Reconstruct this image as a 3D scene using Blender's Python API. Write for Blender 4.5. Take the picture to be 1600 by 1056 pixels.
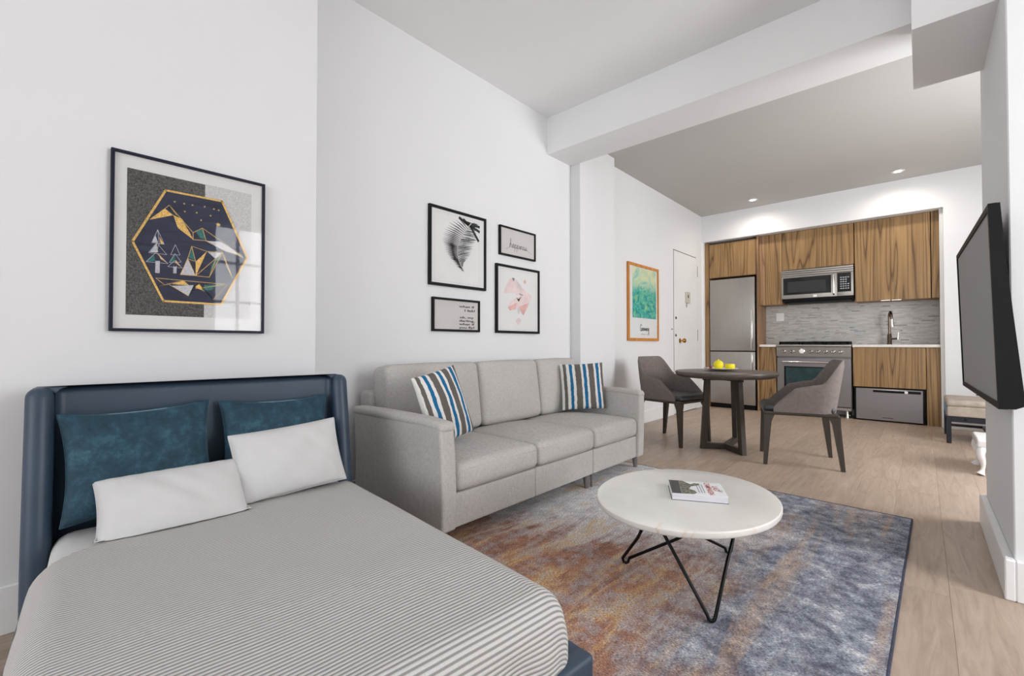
import bpy, bmesh, math, random
from mathutils import Matrix, Vector
random.seed(7)
PI = math.pi
for o in list(bpy.data.objects):
    bpy.data.objects.remove(o, do_unlink=True)
scene = bpy.context.scene
C = scene.collection

# ------------------------------------------------------------------ camera
# x: from the long left wall (negative) to the right; y: towards the kitchen; z: up. Camera stands at the origin.
cam_d = bpy.data.cameras.new('camera')
cam = bpy.data.objects.new('camera', cam_d)
C.objects.link(cam)
cam.location = (0, 0, 0.93)
cam_d.sensor_fit = 'HORIZONTAL'
cam_d.sensor_width = 36.0
cam_d.lens = 36.0 * 700.6 / 1600.0
cam_d.clip_start = 0.02
cam.rotation_euler = (math.radians(90 + 0.8515), 0, math.radians(42.4185))
scene.camera = cam

# ------------------------------------------------------------------ world, light, exposure
world = bpy.data.worlds.new('world')
scene.world = world
world.use_nodes = True
bg = world.node_tree.nodes['Background']
bg.inputs['Color'].default_value = (0.80, 0.88, 1.0, 1)
bg.inputs['Strength'].default_value = 1.0

def area_light(name, loc, rot, sx, sy, power, color):
    d = bpy.data.lights.new(name, 'AREA')
    d.shape = 'RECTANGLE'
    d.size, d.size_y = sx, sy
    d.energy = power
    d.color = color
    o = bpy.data.objects.new(name, d)
    o.location = loc
    o.rotation_euler = rot
    C.objects.link(o)
    return o
# daylight entering through the windows behind the camera and in the right wall, plus an added kitchen fill
area_light('daylight_back_window', (0.1, -4.27, 1.5), (math.radians(90), 0, 0), 3.2, 2.1, 98, (0.97, 0.985, 1.0))
area_light('daylight_right_window', (1.92, 1.93, 1.45), (math.radians(90), 0, math.radians(90)), 0.8, 1.85, 62, (0.97, 0.985, 1.0))
area_light('added_kitchen_fill', (1.92, 4.25, 1.5), (math.radians(90), 0, math.radians(90)), 1.4, 1.6, 108, (0.98, 0.985, 1.0))  # added fill that brightens the dining floor and far left wall

scene.view_settings.view_transform = 'Standard'
scene.view_settings.look = 'None'
scene.view_settings.gamma = 1.0
scene.view_settings.use_curve_mapping = False
scene.view_settings.exposure = 0.05

# ------------------------------------------------------------------ helpers
def lin(c):
    r = []
    for v in c[:3]:
        v = v / 255.0
        r.append(v / 12.92 if v <= 0.04045 else ((v + 0.055) / 1.055) ** 2.4)
    return (r[0], r[1], r[2], 1.0)

class NT:
    """small node-tree builder"""
    def __init__(s, name):
        s.m = bpy.data.materials.new(name)
        s.m.use_nodes = True
        s.t = s.m.node_tree
        s.b = s.t.nodes['Principled BSDF']
    def n(s, kind, **kw):
        nd = s.t.nodes.new(kind)
        for k, v in kw.items():
            if k.startswith('i_'):
                nd.inputs[k[2:].replace('_', ' ')].default_value = v
            else:
                setattr(nd, k, v)
        return nd
    def l(s, a, b): s.t.links.new(a, b)
    def coords(s, scale=(1, 1, 1), kind='Object', rot=(0, 0, 0), loc=(0, 0, 0)):
        tc = s.n('ShaderNodeTexCoord')
        mp = s.n('ShaderNodeMapping')
        mp.inputs['Scale'].default_value = scale
        mp.inputs['Rotation'].default_value = rot
        mp.inputs['Location'].default_value = loc
        s.l(tc.outputs[kind], mp.inputs['Vector'])
        return mp.outputs['Vector']
    def noise(s, vec, scale=5, detail=4, rough=0.55, dist=0.0):
        nd = s.n('ShaderNodeTexNoise')
        nd.inputs['Scale'].default_value = scale
        nd.inputs['Detail'].default_value = detail
        nd.inputs['Roughness'].default_value = rough
        nd.inputs['Distortion'].default_value = dist
        s.l(vec, nd.inputs['Vector'])
        return nd.outputs['Fac']
    def ramp(s, fac, stops, interp='LINEAR'):
        nd = s.n('ShaderNodeValToRGB')
        cr = nd.color_ramp
        cr.interpolation = interp
        while len(cr.elements) < len(stops):
            cr.elements.new(0.5)
        for e, (p, c) in zip(cr.elements, stops):
            e.position = p
            e.color = lin(c) if isinstance(c, tuple) else (c, c, c, 1)
        s.l(fac, nd.inputs['Fac'])
        return nd.outputs['Color']
    def mix(s, fac, a, b, blend='MIX'):
        nd = s.n('ShaderNodeMix', data_type='RGBA', blend_type=blend)
        for i, v in ((0, fac), (6, a), (7, b)):
            if isinstance(v, (int, float)):
                nd.inputs[i].default_value = v if i == 0 else (v, v, v, 1)
            elif isinstance(v, tuple):
                nd.inputs[i].default_value = v
            else:
                s.l(v, nd.inputs[i])
        return nd.outputs[2]
    def math(s, op, a, b=0.0, clamp=False):
        nd = s.n('ShaderNodeMath', operation=op)
        nd.use_clamp = clamp
        for i, v in enumerate((a, b)):
            if isinstance(v, (int, float)): nd.inputs[i].default_value = v
            else: s.l(v, nd.inputs[i])
        return nd.outputs[0]
    def color(s, c): s.l(c, s.b.inputs['Base Color'])
    def set(s, rough=0.5, metal=0.0, **kw):
        s.b.inputs['Roughness'].default_value = rough
        s.b.inputs['Metallic'].default_value = metal
        for k, v in kw.items():
            s.b.inputs[k.replace('_', ' ')].default_value = v
    def bump(s, h, strength=0.3, dist=0.002):
        nd = s.n('ShaderNodeBump')
        nd.inputs['Strength'].default_value = strength
        nd.inputs['Distance'].default_value = dist
        s.l(h, nd.inputs['Height'])
        s.l(nd.outputs['Normal'], s.b.inputs['Normal'])

def pm(name, rgb, rough=0.5, metal=0.0, var=0.04, nscale=6.0, bump=0.0, bscale=200.0, stretch=(1, 1, 1), bdist=0.001, **kw):
    """general procedural material: a base colour broken up by noise, optional fine bump"""
    t = NT(name)
    v = t.coords(stretch)
    f = t.noise(v, nscale, 4)
    a = tuple(max(0, min(255, c * (1 - var))) for c in rgb)
    b = tuple(max(0, min(255, c * (1 + var))) for c in rgb)
    t.color(t.ramp(f, [(0.3, a), (0.7, b)]))
    t.set(rough, metal, **kw)
    if bump:
        t.bump(t.noise(v, bscale, 2), bump, bdist)
    return t.m

M = {}
M['wall'] = pm('wall_paint', (228, 228, 229), 0.75, var=0.004, nscale=1.5, bump=0.05, bscale=160)
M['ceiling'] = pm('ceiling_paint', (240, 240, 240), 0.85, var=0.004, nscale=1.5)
M['kceiling_dim'] = pm('kitchen_ceiling_dimmed', (192, 190, 187), 0.85, var=0.004, nscale=1.5)  # ceiling colour darkened to stand for the weaker light over the kitchen
M['trim'] = pm('trim_gloss_paint', (238, 238, 238), 0.4, var=0.006, nscale=4)
M['door'] = pm('door_paint', (230, 231, 231), 0.45, var=0.008, nscale=3)
M['navy'] = pm('navy_leather', (48, 65, 82), 0.45, var=0.05, nscale=10, bump=0.15, bscale=420)
M['sheet'] = pm('white_cotton', (204, 203, 202), 0.9, var=0.012, nscale=8, bump=0.25, bscale=14, bdist=0.006)
M['black'] = pm('black_metal', (18, 18, 19), 0.4, 0.6, var=0.1)
M['blackplastic'] = pm('black_plastic', (12, 12, 12), 0.5, var=0.1, Specular_IOR_Level=0.2)
M['gap'] = pm('dark_gap', (16, 14, 12), 0.9, var=0.1)
M['frameblack'] = pm('black_frame_wood', (12, 12, 13), 0.5, var=0.1, Specular_IOR_Level=0.2)
M['framenavy'] = pm('navy_frame_wood', (18, 24, 44), 0.5, var=0.1, Specular_IOR_Level=0.25)
M['frameoak'] = pm('amber_frame_wood', (196, 128, 52), 0.5, var=0.12, nscale=20, stretch=(1, 1, 0.15))
M['matboard'] = pm('mat_board', (222, 220, 218), 0.9, var=0.008)
M['paper'] = pm('white_paper', (226, 226, 225), 0.9, var=0.008)
M['greypaper'] = pm('pale_grey_paper', (206, 202, 200), 0.9, var=0.008)
M['ink'] = pm('black_ink', (30, 30, 32), 0.8, var=0.1)
M['inkgrey'] = pm('grey_ink', (120, 120, 122), 0.8, var=0.15, nscale=80)
M['redink'] = pm('red_ink', (176, 62, 56), 0.8, var=0.05)
M['steel'] = pm('brushed_steel', (168, 163, 157), 0.36, 0.85, var=0.02, nscale=3, stretch=(40, 40, 1))
M['steeldark'] = pm('dark_steel', (138, 134, 134), 0.42, 0.75, var=0.015, nscale=3, stretch=(1, 1, 30))
M['chrome'] = pm('polished_chrome', (225, 222, 218), 0.16, 1.0, var=0.03)
M['bronze'] = pm('dark_nickel', (112, 98, 88), 0.25, 1.0, var=0.05)
M['brass'] = pm('brass', (190, 140, 60), 0.25, 1.0, var=0.06)
M['darkglass'] = pm('black_glass', (10, 11, 12), 0.08, var=0.1)
M['ovenglass'] = pm('oven_glass', (52, 70, 72), 0.08, var=0.15, nscale=5)
M['counter'] = pm('pale_quartz', (226, 220, 214), 0.35, var=0.03, nscale=30)
M['chairfab'] = pm('taupe_felt', (118, 109, 105), 0.92, var=0.06, nscale=40, bump=0.3, bscale=500)
M['chairseat'] = pm('charcoal_leather', (66, 66, 68), 0.42, var=0.06, nscale=14)
M['darkwood'] = pm('dark_oak_stain', (58, 50, 43), 0.45, var=0.18, nscale=14, stretch=(1, 1, 0.12))
M['tabletop'] = pm('dark_oak_top', (88, 78, 72), 0.4, var=0.12, nscale=12, stretch=(0.2, 2.0, 1))
M['porcelain'] = pm('white_porcelain', (238, 238, 238), 0.2, var=0.01)
M['plastic'] = pm('white_plastic', (236, 236, 234), 0.4, var=0.01)
M['intercom'] = pm('aged_ivory_plastic', (196, 192, 182), 0.5, var=0.03)
M['lemon'] = pm('lemon_skin', (238, 222, 22), 0.45, var=0.04, nscale=30, bump=0.3, bscale=120)
M['lemonflesh'] = pm('lemon_flesh', (244, 226, 40), 0.4, var=0.06, nscale=60)
M['berry'] = pm('dark_red_berry', (120, 26, 40), 0.3, var=0.1)
M['benchfab'] = pm('beige_bench_fabric', (168, 156, 144), 0.9, var=0.07, nscale=18, bump=0.3, bscale=300)
M['benchdaylight'] = pm('painted_daylight_blue', (128, 156, 186), 0.9, var=0.05)  # daylight highlight on the beige cushion, painted as a blue tint
M['benchframe'] = pm('black_bench_steel', (34, 36, 44), 0.4, 0.4, var=0.08)
M['bookpages'] = pm('book_pages', (208, 206, 212), 0.9, var=0.05, nscale=60, stretch=(0.1, 0.1, 12))
M['gold'] = pm('gold_leaf', (206, 166, 88), 0.5, 0.2, var=0.22, nscale=220)
M['teal_leaf'] = pm('teal_leaf', (20, 98, 92), 0.6, 0.0, var=0.35, nscale=180)
M['silver_leaf'] = pm('silver_leaf', (186, 186, 192), 0.6, 0.0, var=0.12, nscale=220)
M['denim'] = pm('night_blue_board', (44, 48, 68), 0.9, var=0.25, nscale=60, stretch=(1, 0.15, 1))
M['stucco_dark'] = pm('charcoal_stucco', (76, 75, 74), 0.9, var=0.45, nscale=190, bump=0.9, bscale=150, bdist=0.004)
M['stucco_light'] = pm('pale_stucco', (202, 200, 200), 0.9, var=0.08, nscale=190, bump=0.8, bscale=170, bdist=0.004)
M['pink1'] = pm('pale_pink_wash', (226, 207, 205), 0.9, var=0.05, nscale=14)
M['pink2'] = pm('rose_wash', (219, 174, 168), 0.9, var=0.09, nscale=16)
M['veltteal'] = None
def velvet():
    t = NT('teal_velvet')
    v = t.coords((1, 1, 1))
    f = t.noise(v, 20, 6, 0.72, 0.25)
    t.color(t.ramp(f, [(0.30, (12, 40, 54)), (0.52, (22, 60, 77)), (0.74, (58, 98, 114))]))
    t.set(0.75, 0.0, Sheen_Weight=0.7, Sheen_Roughness=0.35)
    t.b.inputs['Sheen Tint'].default_value = (0.55, 0.75, 0.85, 1)
    t.bump(t.noise(v, 30, 4), 0.25, 0.004)
    return t.m
M['velvet'] = velvet(); del M['veltteal']

def sofa_fabric():
    t = NT('grey_linen_weave')
    v = t.coords((1, 1, 1))
    a = t.noise(t.coords((60, 60, 700)), 1.0, 3)
    b = t.noise(t.coords((600, 600, 40)), 1.0, 3)
    f = t.math('MULTIPLY', t.math('ADD', a, b), 0.5)
    big = t.noise(v, 5, 3)
    c1 = t.ramp(f, [(0.35, (166, 162, 158)), (0.65, (208, 204, 200))])
    c2 = t.ramp(big, [(0.3, 0.94), (0.7, 1.0)])
    t.color(t.mix(1.0, c1, c2, 'MULTIPLY'))
    t.set(0.95)
    t.bump(f, 0.25, 0.0015)
    return t.m
M['sofa'] = sofa_fabric()

def oak_floor():
    t = NT('pale_oak_plank')
    info = t.n('ShaderNodeObjectInfo')
    tc = t.n('ShaderNodeTexCoord')
    off = t.n('ShaderNodeCombineXYZ')
    t.l(t.math('MULTIPLY', info.outputs['Random'], 37.0), off.inputs[0])
    t.l(t.math('MULTIPLY', info.outputs['Random'], 91.0), off.inputs[1])
    ad = t.n('ShaderNodeVectorMath', operation='ADD')
    t.l(tc.outputs['Object'], ad.inputs[0]); t.l(off.outputs[0], ad.inputs[1])
    mp = t.n('ShaderNodeMapping'); mp.inputs['Scale'].default_value = (9, 0.8, 1)
    t.l(ad.outputs[0], mp.inputs['Vector'])
    grain = t.noise(mp.outputs[0], 3.0, 8, 0.65, 1.6)
    mp2 = t.n('ShaderNodeMapping'); mp2.inputs['Scale'].default_value = (3, 0.9, 1)
    t.l(ad.outputs[0], mp2.inputs['Vector'])
    cloud = t.noise(mp2.outputs[0], 1.6, 4, 0.6, 0.5)
    mp3 = t.n('ShaderNodeMapping'); mp3.inputs['Scale'].default_value = (4.5, 1.6, 1)
    t.l(ad.outputs[0], mp3.inputs['Vector'])
    vor = t.n('ShaderNodeTexVoronoi'); vor.inputs['Scale'].default_value = 1.5
    t.l(mp3.outputs[0], vor.inputs['Vector'])
    knot = t.ramp(vor.outputs['Distance'], [(0.0, 0.35), (0.035, 0.8), (0.07, 1.0)])
    c1 = t.ramp(grain, [(0.25, (158, 136, 118)), (0.5, (180, 159, 141)), (0.75, (196, 177, 160))])
    c2 = t.ramp(cloud, [(0.3, 0.86), (0.7, 1.04)])
    c3 = t.ramp(info.outputs['Random'], [(0.0, 0.93), (1.0, 1.03)])
    c = t.mix(1.0, t.mix(1.0, c1, c2, 'MULTIPLY'), c3, 'MULTIPLY')
    t.color(t.mix(0.75, c, t.mix(1.0, c, knot, 'MULTIPLY')))
    t.set(0.42)
    t.bump(grain, 0.12, 0.001)
    return t.m
M['oak'] = oak_floor()

def teak(name, dark, mid, light, seed):
    t = NT(name)
    info = t.n('ShaderNodeObjectInfo')
    tc = t.n('ShaderNodeTexCoord')
    off = t.n('ShaderNodeCombineXYZ')
    t.l(t.math('MULTIPLY', info.outputs['Random'], 23.0 + seed), off.inputs[0])
    t.l(t.math('MULTIPLY', info.outputs['Random'], 51.0), off.inputs[2])
    ad = t.n('ShaderNodeVectorMath', operation='ADD')
    t.l(tc.outputs['Object'], ad.inputs[0]); t.l(off.outputs[0], ad.inputs[1])
    mp = t.n('ShaderNodeMapping'); mp.inputs['Scale'].default_value = (1.0, 1.0, 0.05)
    t.l(ad.outputs[0], mp.inputs['Vector'])
    w = t.noise(mp.outputs[0], 5.0, 2, 0.35, 0.2)               # slow field whose contour lines make the cathedrals
    rings = t.math('FRACT', t.math('MULTIPLY', w, 13.0))
    ringc = t.ramp(rings, [(0.0, dark), (0.10, mid), (0.5, light), (0.9, mid), (1.0, dark)])
    mp2 = t.n('ShaderNodeMapping'); mp2.inputs['Scale'].default_value = (60, 60, 1.2)
    t.l(ad.outputs[0], mp2.inputs['Vector'])
    fine = t.noise(mp2.outputs[0], 1.0, 4, 0.6)
    f2 = t.ramp(fine, [(0.32, 0.62), (0.5, 0.98), (0.7, 1.14)])
    t.color(t.mix(1.0, ringc, f2, 'MULTIPLY'))
    t.set(0.45)
    return t.m
M['teak'] = teak('teak_veneer', (90, 64, 38), (138, 106, 66), (158, 125, 82), 0)
M['teakplain'] = teak('teak_veneer_straight', (116, 86, 60), (152, 118, 86), (164, 128, 94), 5)

def marble_top():
    t = NT('white_gold_marble')
    v = t.coords((1, 1, 1))
    f = t.noise(v, 2.2, 6, 0.6, 1.4)
    vein = t.math('ABSOLUTE', t.math('SUBTRACT', f, 0.56))
    mask = t.ramp(vein, [(0.0, 1.0), (0.010, 0.35), (0.03, 0.0)])
    patch = t.ramp(t.noise(v, 3.0, 2), [(0.52, 0.0), (0.66, 1.0)])
    mk = t.math('MULTIPLY', mask, patch)
    base = t.ramp(t.noise(v, 5, 4), [(0.3, (220, 216, 210)), (0.7, (232, 229, 224))])
    t.color(t.mix(t.math('MULTIPLY', mk, 0.6), base, lin((206, 170, 118))))
    t.set(0.35)
    return t.m
M['marble'] = marble_top()

def tile_mosaic():
    t = NT('linear_marble_mosaic')
    g = t.n('ShaderNodeNewGeometry')
    v = t.coords((6, 6, 40))
    f = t.noise(v, 1.4, 6, 0.72, 0.6)
    base = t.ramp(g.outputs['Random Per Island'], [(0.0, (142, 140, 138)), (0.08, (178, 175, 170)), (0.5, (192, 188, 183)), (0.9, (204, 200, 195)), (1.0, (186, 186, 188))])
    veins = t.ramp(f, [(0.30, 0.62), (0.42, 0.95), (0.6, 1.0)])
    t.color(t.mix(1.0, base, veins, 'MULTIPLY'))
    t.set(0.3)
    return t.m
M['mosaic'] = tile_mosaic()
M['grout'] = pm('grey_grout', (168, 166, 162), 0.9)

def rug_mat():
    t = NT('abstract_rug_pile')
    tc = t.n('ShaderNodeTexCoord')
    sx = t.n('ShaderNodeSeparateXYZ'); t.l(tc.outputs['Object'], sx.inputs[0])
    X, Y = sx.outputs[0], sx.outputs[1]
    big = t.noise(t.coords((1.6, 0.9, 1), rot=(0, 0, 0.25)), 1.6, 5, 0.6, 0.5)
    streak = t.noise(t.coords((6.5, 0.62, 1), rot=(0, 0, -0.06), loc=(2.3, 0.4, 0)), 1.3, 6, 0.66, 0.7)
    streak2 = t.noise(t.coords((6.5, 1.3, 1), rot=(0, 0, -0.5), loc=(3.1, 7.7, 0)), 1.5, 6, 0.7, 0.8)
    patch = t.noise(t.coords((4, 4, 1), loc=(9, 2, 0)), 2.4, 6, 0.72, 0.4)
    mott = t.noise(t.coords((1, 1, 1), loc=(1, 4, 0)), 26, 5, 0.75)
    pm2 = t.math('ADD', t.math('MULTIPLY', patch, 0.65), t.math('MULTIPLY', mott, 0.35))
    blue = t.ramp(pm2, [(0.34, (70, 72, 84)), (0.44, (102, 105, 119)), (0.54, (146, 150, 160)), (0.64, (200, 200, 202))])
    blue = t.mix(t.math('MULTIPLY', t.ramp(streak, [(0.50, 0.0), (0.64, 0.62)]), t.ramp(mott, [(0.35, 0.35), (0.6, 1.0)])), blue, lin((190, 156, 124)))
    st2 = t.math('ADD', t.math('MULTIPLY', streak2, 0.75), t.math('MULTIPLY', mott, 0.25))
    rust = t.ramp(st2, [(0.32, (98, 76, 76)), (0.42, (144, 104, 90)), (0.50, (174, 128, 102)), (0.58, (206, 170, 120)), (0.68, (200, 194, 190))])
    rust = t.mix(t.ramp(pm2, [(0.46, 0.0), (0.58, 0.8)]), rust, lin((172, 162, 162)))
    grey = t.ramp(pm2, [(0.34, (164, 162, 166)), (0.5, (202, 200, 202)), (0.64, (222, 220, 220))])
    grey = t.mix(t.ramp(st2, [(0.53, 0.0), (0.60, 0.65)]), grey, lin((200, 166, 108)))
    # rust in the part nearest the bed, blue along the right, pale grey by the sofa
    m_blue = t.ramp(t.math('ADD', t.math('MULTIPLY', t.math('SUBTRACT', t.math('ADD', t.math('ADD', X, t.math('MULTIPLY', Y, 0.30)), t.math('MULTIPLY', t.math('SUBTRACT', big, 0.5), 1.7)), 0.36), 0.5), 0.5), [(0.36, 0.0), (0.64, 1.0)])
    m_grey = t.ramp(t.math('ADD', t.math('MULTIPLY', t.math('SUBTRACT', t.math('ADD', t.math('SUBTRACT', Y, t.math('MULTIPLY', X, 0.35)), t.math('MULTIPLY', t.math('SUBTRACT', streak2, 0.5), 1.5)), 0.08), 0.5), 0.5), [(0.42, 0.0), (0.58, 1.0)])
    c = t.mix(m_blue, rust, blue)
    inv = t.math('SUBTRACT', 1.0, m_blue)
    c = t.mix(t.math('MULTIPLY', m_grey, inv), c, grey)
    # woven fleck
    fl = t.noise(t.coords((120, 300, 1)), 1.0, 2, 0.6)
    fleck = t.ramp(fl, [(0.34, 0.42), (0.5, 1.05), (0.66, 1.7)])
    t.color(t.mix(1.0, c, fleck, 'MULTIPLY'))
    t.set(0.98)
    t.bump(fl, 0.35, 0.003)
    return t.m
M['rug'] = rug_mat()
M['rugedge'] = pm('rug_binding', (58, 62, 78), 0.95, var=0.2, nscale=60)

def blanket_mat():
    t = NT('ribbed_grey_blanket')
    uv = t.n('ShaderNodeUVMap'); uv.uv_map = 'UVMap'
    sp = t.n('ShaderNodeSeparateXYZ'); t.l(uv.outputs[0], sp.inputs[0])
    wob = t.noise(t.coords((1, 1, 1)), 3.0, 2)
    w = t.math('ADD', t.math('MULTIPLY', sp.outputs[0], 2 * PI / 0.0105), t.math('MULTIPLY', wob, 2.0))
    s = t.math('ADD', t.math('MULTIPLY', t.math('SINE', w), 0.5), 0.5)
    fine = t.noise(t.coords((400, 400, 400)), 1.0, 2)
    c = t.ramp(s, [(0.15, (146, 143, 140)), (0.6, (208, 205, 202))])
    t.color(t.mix(1.0, c, t.ramp(fine, [(0.3, 0.92), (0.7, 1.04)]), 'MULTIPLY'))
    t.set(0.95)
    t.bump(s, 0.5, 0.0025)
    return t.m
M['blanket'] = blanket_mat()

def stripe_mat():
    t = NT('striped_ikat_weave')
    uv = t.n('ShaderNodeUVMap'); uv.uv_map = 'UVMap'
    sp = t.n('ShaderNodeSeparateXYZ'); t.l(uv.outputs[0], sp.inputs[0])
    wv = t.noise(t.coords((30, 30, 30)), 1.0, 3)
    u = t.math('ADD', sp.outputs[0], t.math('MULTIPLY', t.math('SUBTRACT', wv, 0.5), 0.035))
    W, B, G = (232, 230, 226), (22, 104, 152), (104, 98, 92)
    band = t.ramp(u, [(0.0, W), (0.055, G), (0.13, W), (0.20, B), (0.27, W), (0.335, G), (0.47, W), (0.52, B), (0.595, W), (0.645, G), (0.775, W), (0.825, B), (0.895, W), (0.94, G)], 'CONSTANT')
    fine = t.noise(t.coords((500, 500, 500)), 1.0, 2)
    t.color(t.mix(1.0, band, t.ramp(fine, [(0.3, 0.75), (0.7, 1.1)]), 'MULTIPLY'))
    t.set(0.95)
    t.bump(fine, 0.5, 0.002)
    return t.m
M['stripe'] = stripe_mat()

def screen_mat():
    t = NT('matte_tv_screen')
    v = t.coords((1, 1, 1))
    f = t.noise(v, 220, 2)
    t.color(t.ramp(f, [(0.3, (146, 145, 144)), (0.7, (168, 167, 166))]))
    t.set(0.6, 0.0, Specular_IOR_Level=0.3)
    return t.m
M['screen'] = screen_mat()

def watercolor():
    t = NT('tropical_watercolour')
    v = t.coords((1, 1, 1))
    sp = t.n('ShaderNodeTexCoord')
    s2 = t.n('ShaderNodeSeparateXYZ'); t.l(sp.outputs['Object'], s2.inputs[0])
    f = t.noise(v, 3.6, 6, 0.65, 1.2)
    g = t.noise(t.coords((2, 2, 2), loc=(5, 1, 2)), 5, 6, 0.7, 1.5)
    top = t.ramp(f, [(0.25, (92, 160, 190)), (0.4, (150, 206, 190)), (0.52, (216, 222, 178)), (0.65, (232, 226, 208)), (0.8, (226, 214, 222))])
    bot = t.ramp(g, [(0.25, (10, 74, 84)), (0.4, (30, 140, 140)), (0.52, (60, 180, 166)), (0.62, (140, 200, 140)), (0.75, (226, 220, 170))])
    h = t.math('ADD', t.math('MULTIPLY', s2.outputs[2], -2.2), t.math('MULTIPLY', t.math('SUBTRACT', f, 0.5), 1.6))
    m = t.ramp(t.math('ADD', h, 1.9), [(0.35, 0.0), (0.65, 1.0)])
    t.color(t.mix(m, top, bot))
    t.set(0.85)
    return t.m
M['watercolor'] = watercolor()

def thin_glass():
    t = NT('picture_glass')
    tr = t.n('ShaderNodeBsdfTransparent')
    gl = t.n('ShaderNodeBsdfGlossy'); gl.inputs['Roughness'].default_value = 0.03
    lw = t.n('ShaderNodeLayerWeight'); lw.inputs['Blend'].default_value = 0.5
    fac = t.math('ADD', 0.012, t.math('MULTIPLY', t.math('POWER', lw.outputs['Facing'], 5.0), 0.95), True)
    mx = t.n('ShaderNodeMixShader')
    t.l(fac, mx.inputs[0]); t.l(tr.outputs[0], mx.inputs[1]); t.l(gl.outputs[0], mx.inputs[2])
    t.l(mx.outputs[0], t.t.nodes['Material Output'].inputs['Surface'])
    return t.m
M['glass'] = thin_glass()

def emit(name, c, s):
    t = NT(name)
    t.b.inputs['Base Color'].default_value = (*c, 1)
    t.b.inputs['Emission Color'].default_value = (*c, 1)
    t.b.inputs['Emission Strength'].default_value = s
    return t.m
M['lamp'] = emit('lamp_lens', (1.0, 0.95, 0.88), 14.0)
def bookphoto():
    t = NT('book_cover_photograph')
    f = t.noise(t.coords((1, 1, 1)), 70, 5, 0.7)
    t.color(t.ramp(f, [(0.3, (24, 24, 22)), (0.5, (92, 90, 74)), (0.7, (196, 192, 168))]))
    t.set(0.4)
    return t.m
M['bookphoto'] = bookphoto()

# ---- mesh helpers
def NB(): return bmesh.new()
def box(bm, x0, x1, y0, y1, z0, z1, bev=0.0, seg=2, mi=0):
    vs = [bm.verts.new((x, y, z)) for x in (x0, x1) for y in (y0, y1) for z in (z0, z1)]
    idx = ((0, 1, 3, 2), (4, 6, 7, 5), (0, 4, 5, 1), (2, 3, 7, 6), (0, 2, 6, 4), (1, 5, 7, 3))
    fs = [bm.faces.new([vs[i] for i in f]) for f in idx]
    for f in fs: f.material_index = mi
    if bev > 0:
        es = list({e for f in fs for e in f.edges})
        r = bmesh.ops.bevel(bm, geom=es, offset=bev, segments=seg, profile=0.6, affect='EDGES')
        for f in r['faces']: f.material_index = mi
    return vs
def hexa(bm, bottom, top):
    """solid between two quads given as 4 points each"""
    b = [bm.verts.new(p) for p in bottom]; t = [bm.verts.new(p) for p in top]
    bm.faces.new(b[::-1]); bm.faces.new(t)
    for i in range(4):
        j = (i + 1) % 4
        bm.faces.new((b[i], b[j], t[j], t[i]))
def prism(bm, pts, axis, a0, a1, mi=0):
    """pts 2-D polygon extruded along axis ('x': pts are (y,z); 'y': (x,z); 'z': (x,y))"""
    def mk(p, a):
        return {'x': (a, p[0], p[1]), 'y': (p[0], a, p[1]), 'z': (p[0], p[1], a)}[axis]
    A = [bm.verts.new(mk(p, a0)) for p in pts]; B = [bm.verts.new(mk(p, a1)) for p in pts]
    fs = [bm.faces.new(A), bm.faces.new(B[::-1])]
    for i in range(len(pts)):
        j = (i + 1) % len(pts)
        fs.append(bm.faces.new((A[j], A[i], B[i], B[j])))
    for f in fs: f.material_index = mi
    bmesh.ops.recalc_face_normals(bm, faces=fs)
def tube(bm, pts, r, n=10, caps=True):
    pts = [Vector(p) for p in pts]
    rings = []
    up = None
    for i, p in enumerate(pts):
        d = (pts[min(i + 1, len(pts) - 1)] - pts[max(i - 1, 0)]).normalized()
        if up is None:
            up = Vector((0, 0, 1)) if abs(d.z) < 0.9 else Vector((1, 0, 0))
        a = d.cross(up).normalized(); b = a.cross(d).normalized(); up = b
        rr = r[i] if isinstance(r, (list, tuple)) else r
        rings.append([bm.verts.new(p + (a * math.cos(2 * PI * k / n) + b * math.sin(2 * PI * k / n)) * rr) for k in range(n)])
    for A, B in zip(rings, rings[1:]):
        for k in range(n):
            bm.faces.new((A[k], A[(k + 1) % n], B[(k + 1) % n], B[k]))
    if caps:
        bm.faces.new(rings[0][::-1]); bm.faces.new(rings[-1])
def lathe(bm, prof, n=32, c=(0, 0, 0), sx=1.0, sy=1.0, rot=0.0):
    rings = []
    cr, sr = math.cos(rot), math.sin(rot)
    for r, z in prof:
        ring = []
        for k in range(n):
            a = 2 * PI * k / n
            x, y = r * math.cos(a) * sx, r * math.sin(a) * sy
            ring.append(bm.verts.new((c[0] + x * cr - y * sr, c[1] + x * sr + y * cr, c[2] + z)))
        rings.append(ring)
    for A, B in zip(rings, rings[1:]):
        for k in range(n):
            bm.faces.new((A[k], A[(k + 1) % n], B[(k + 1) % n], B[k]))
    bm.faces.new(rings[0][::-1]); bm.faces.new(rings[-1])
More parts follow.
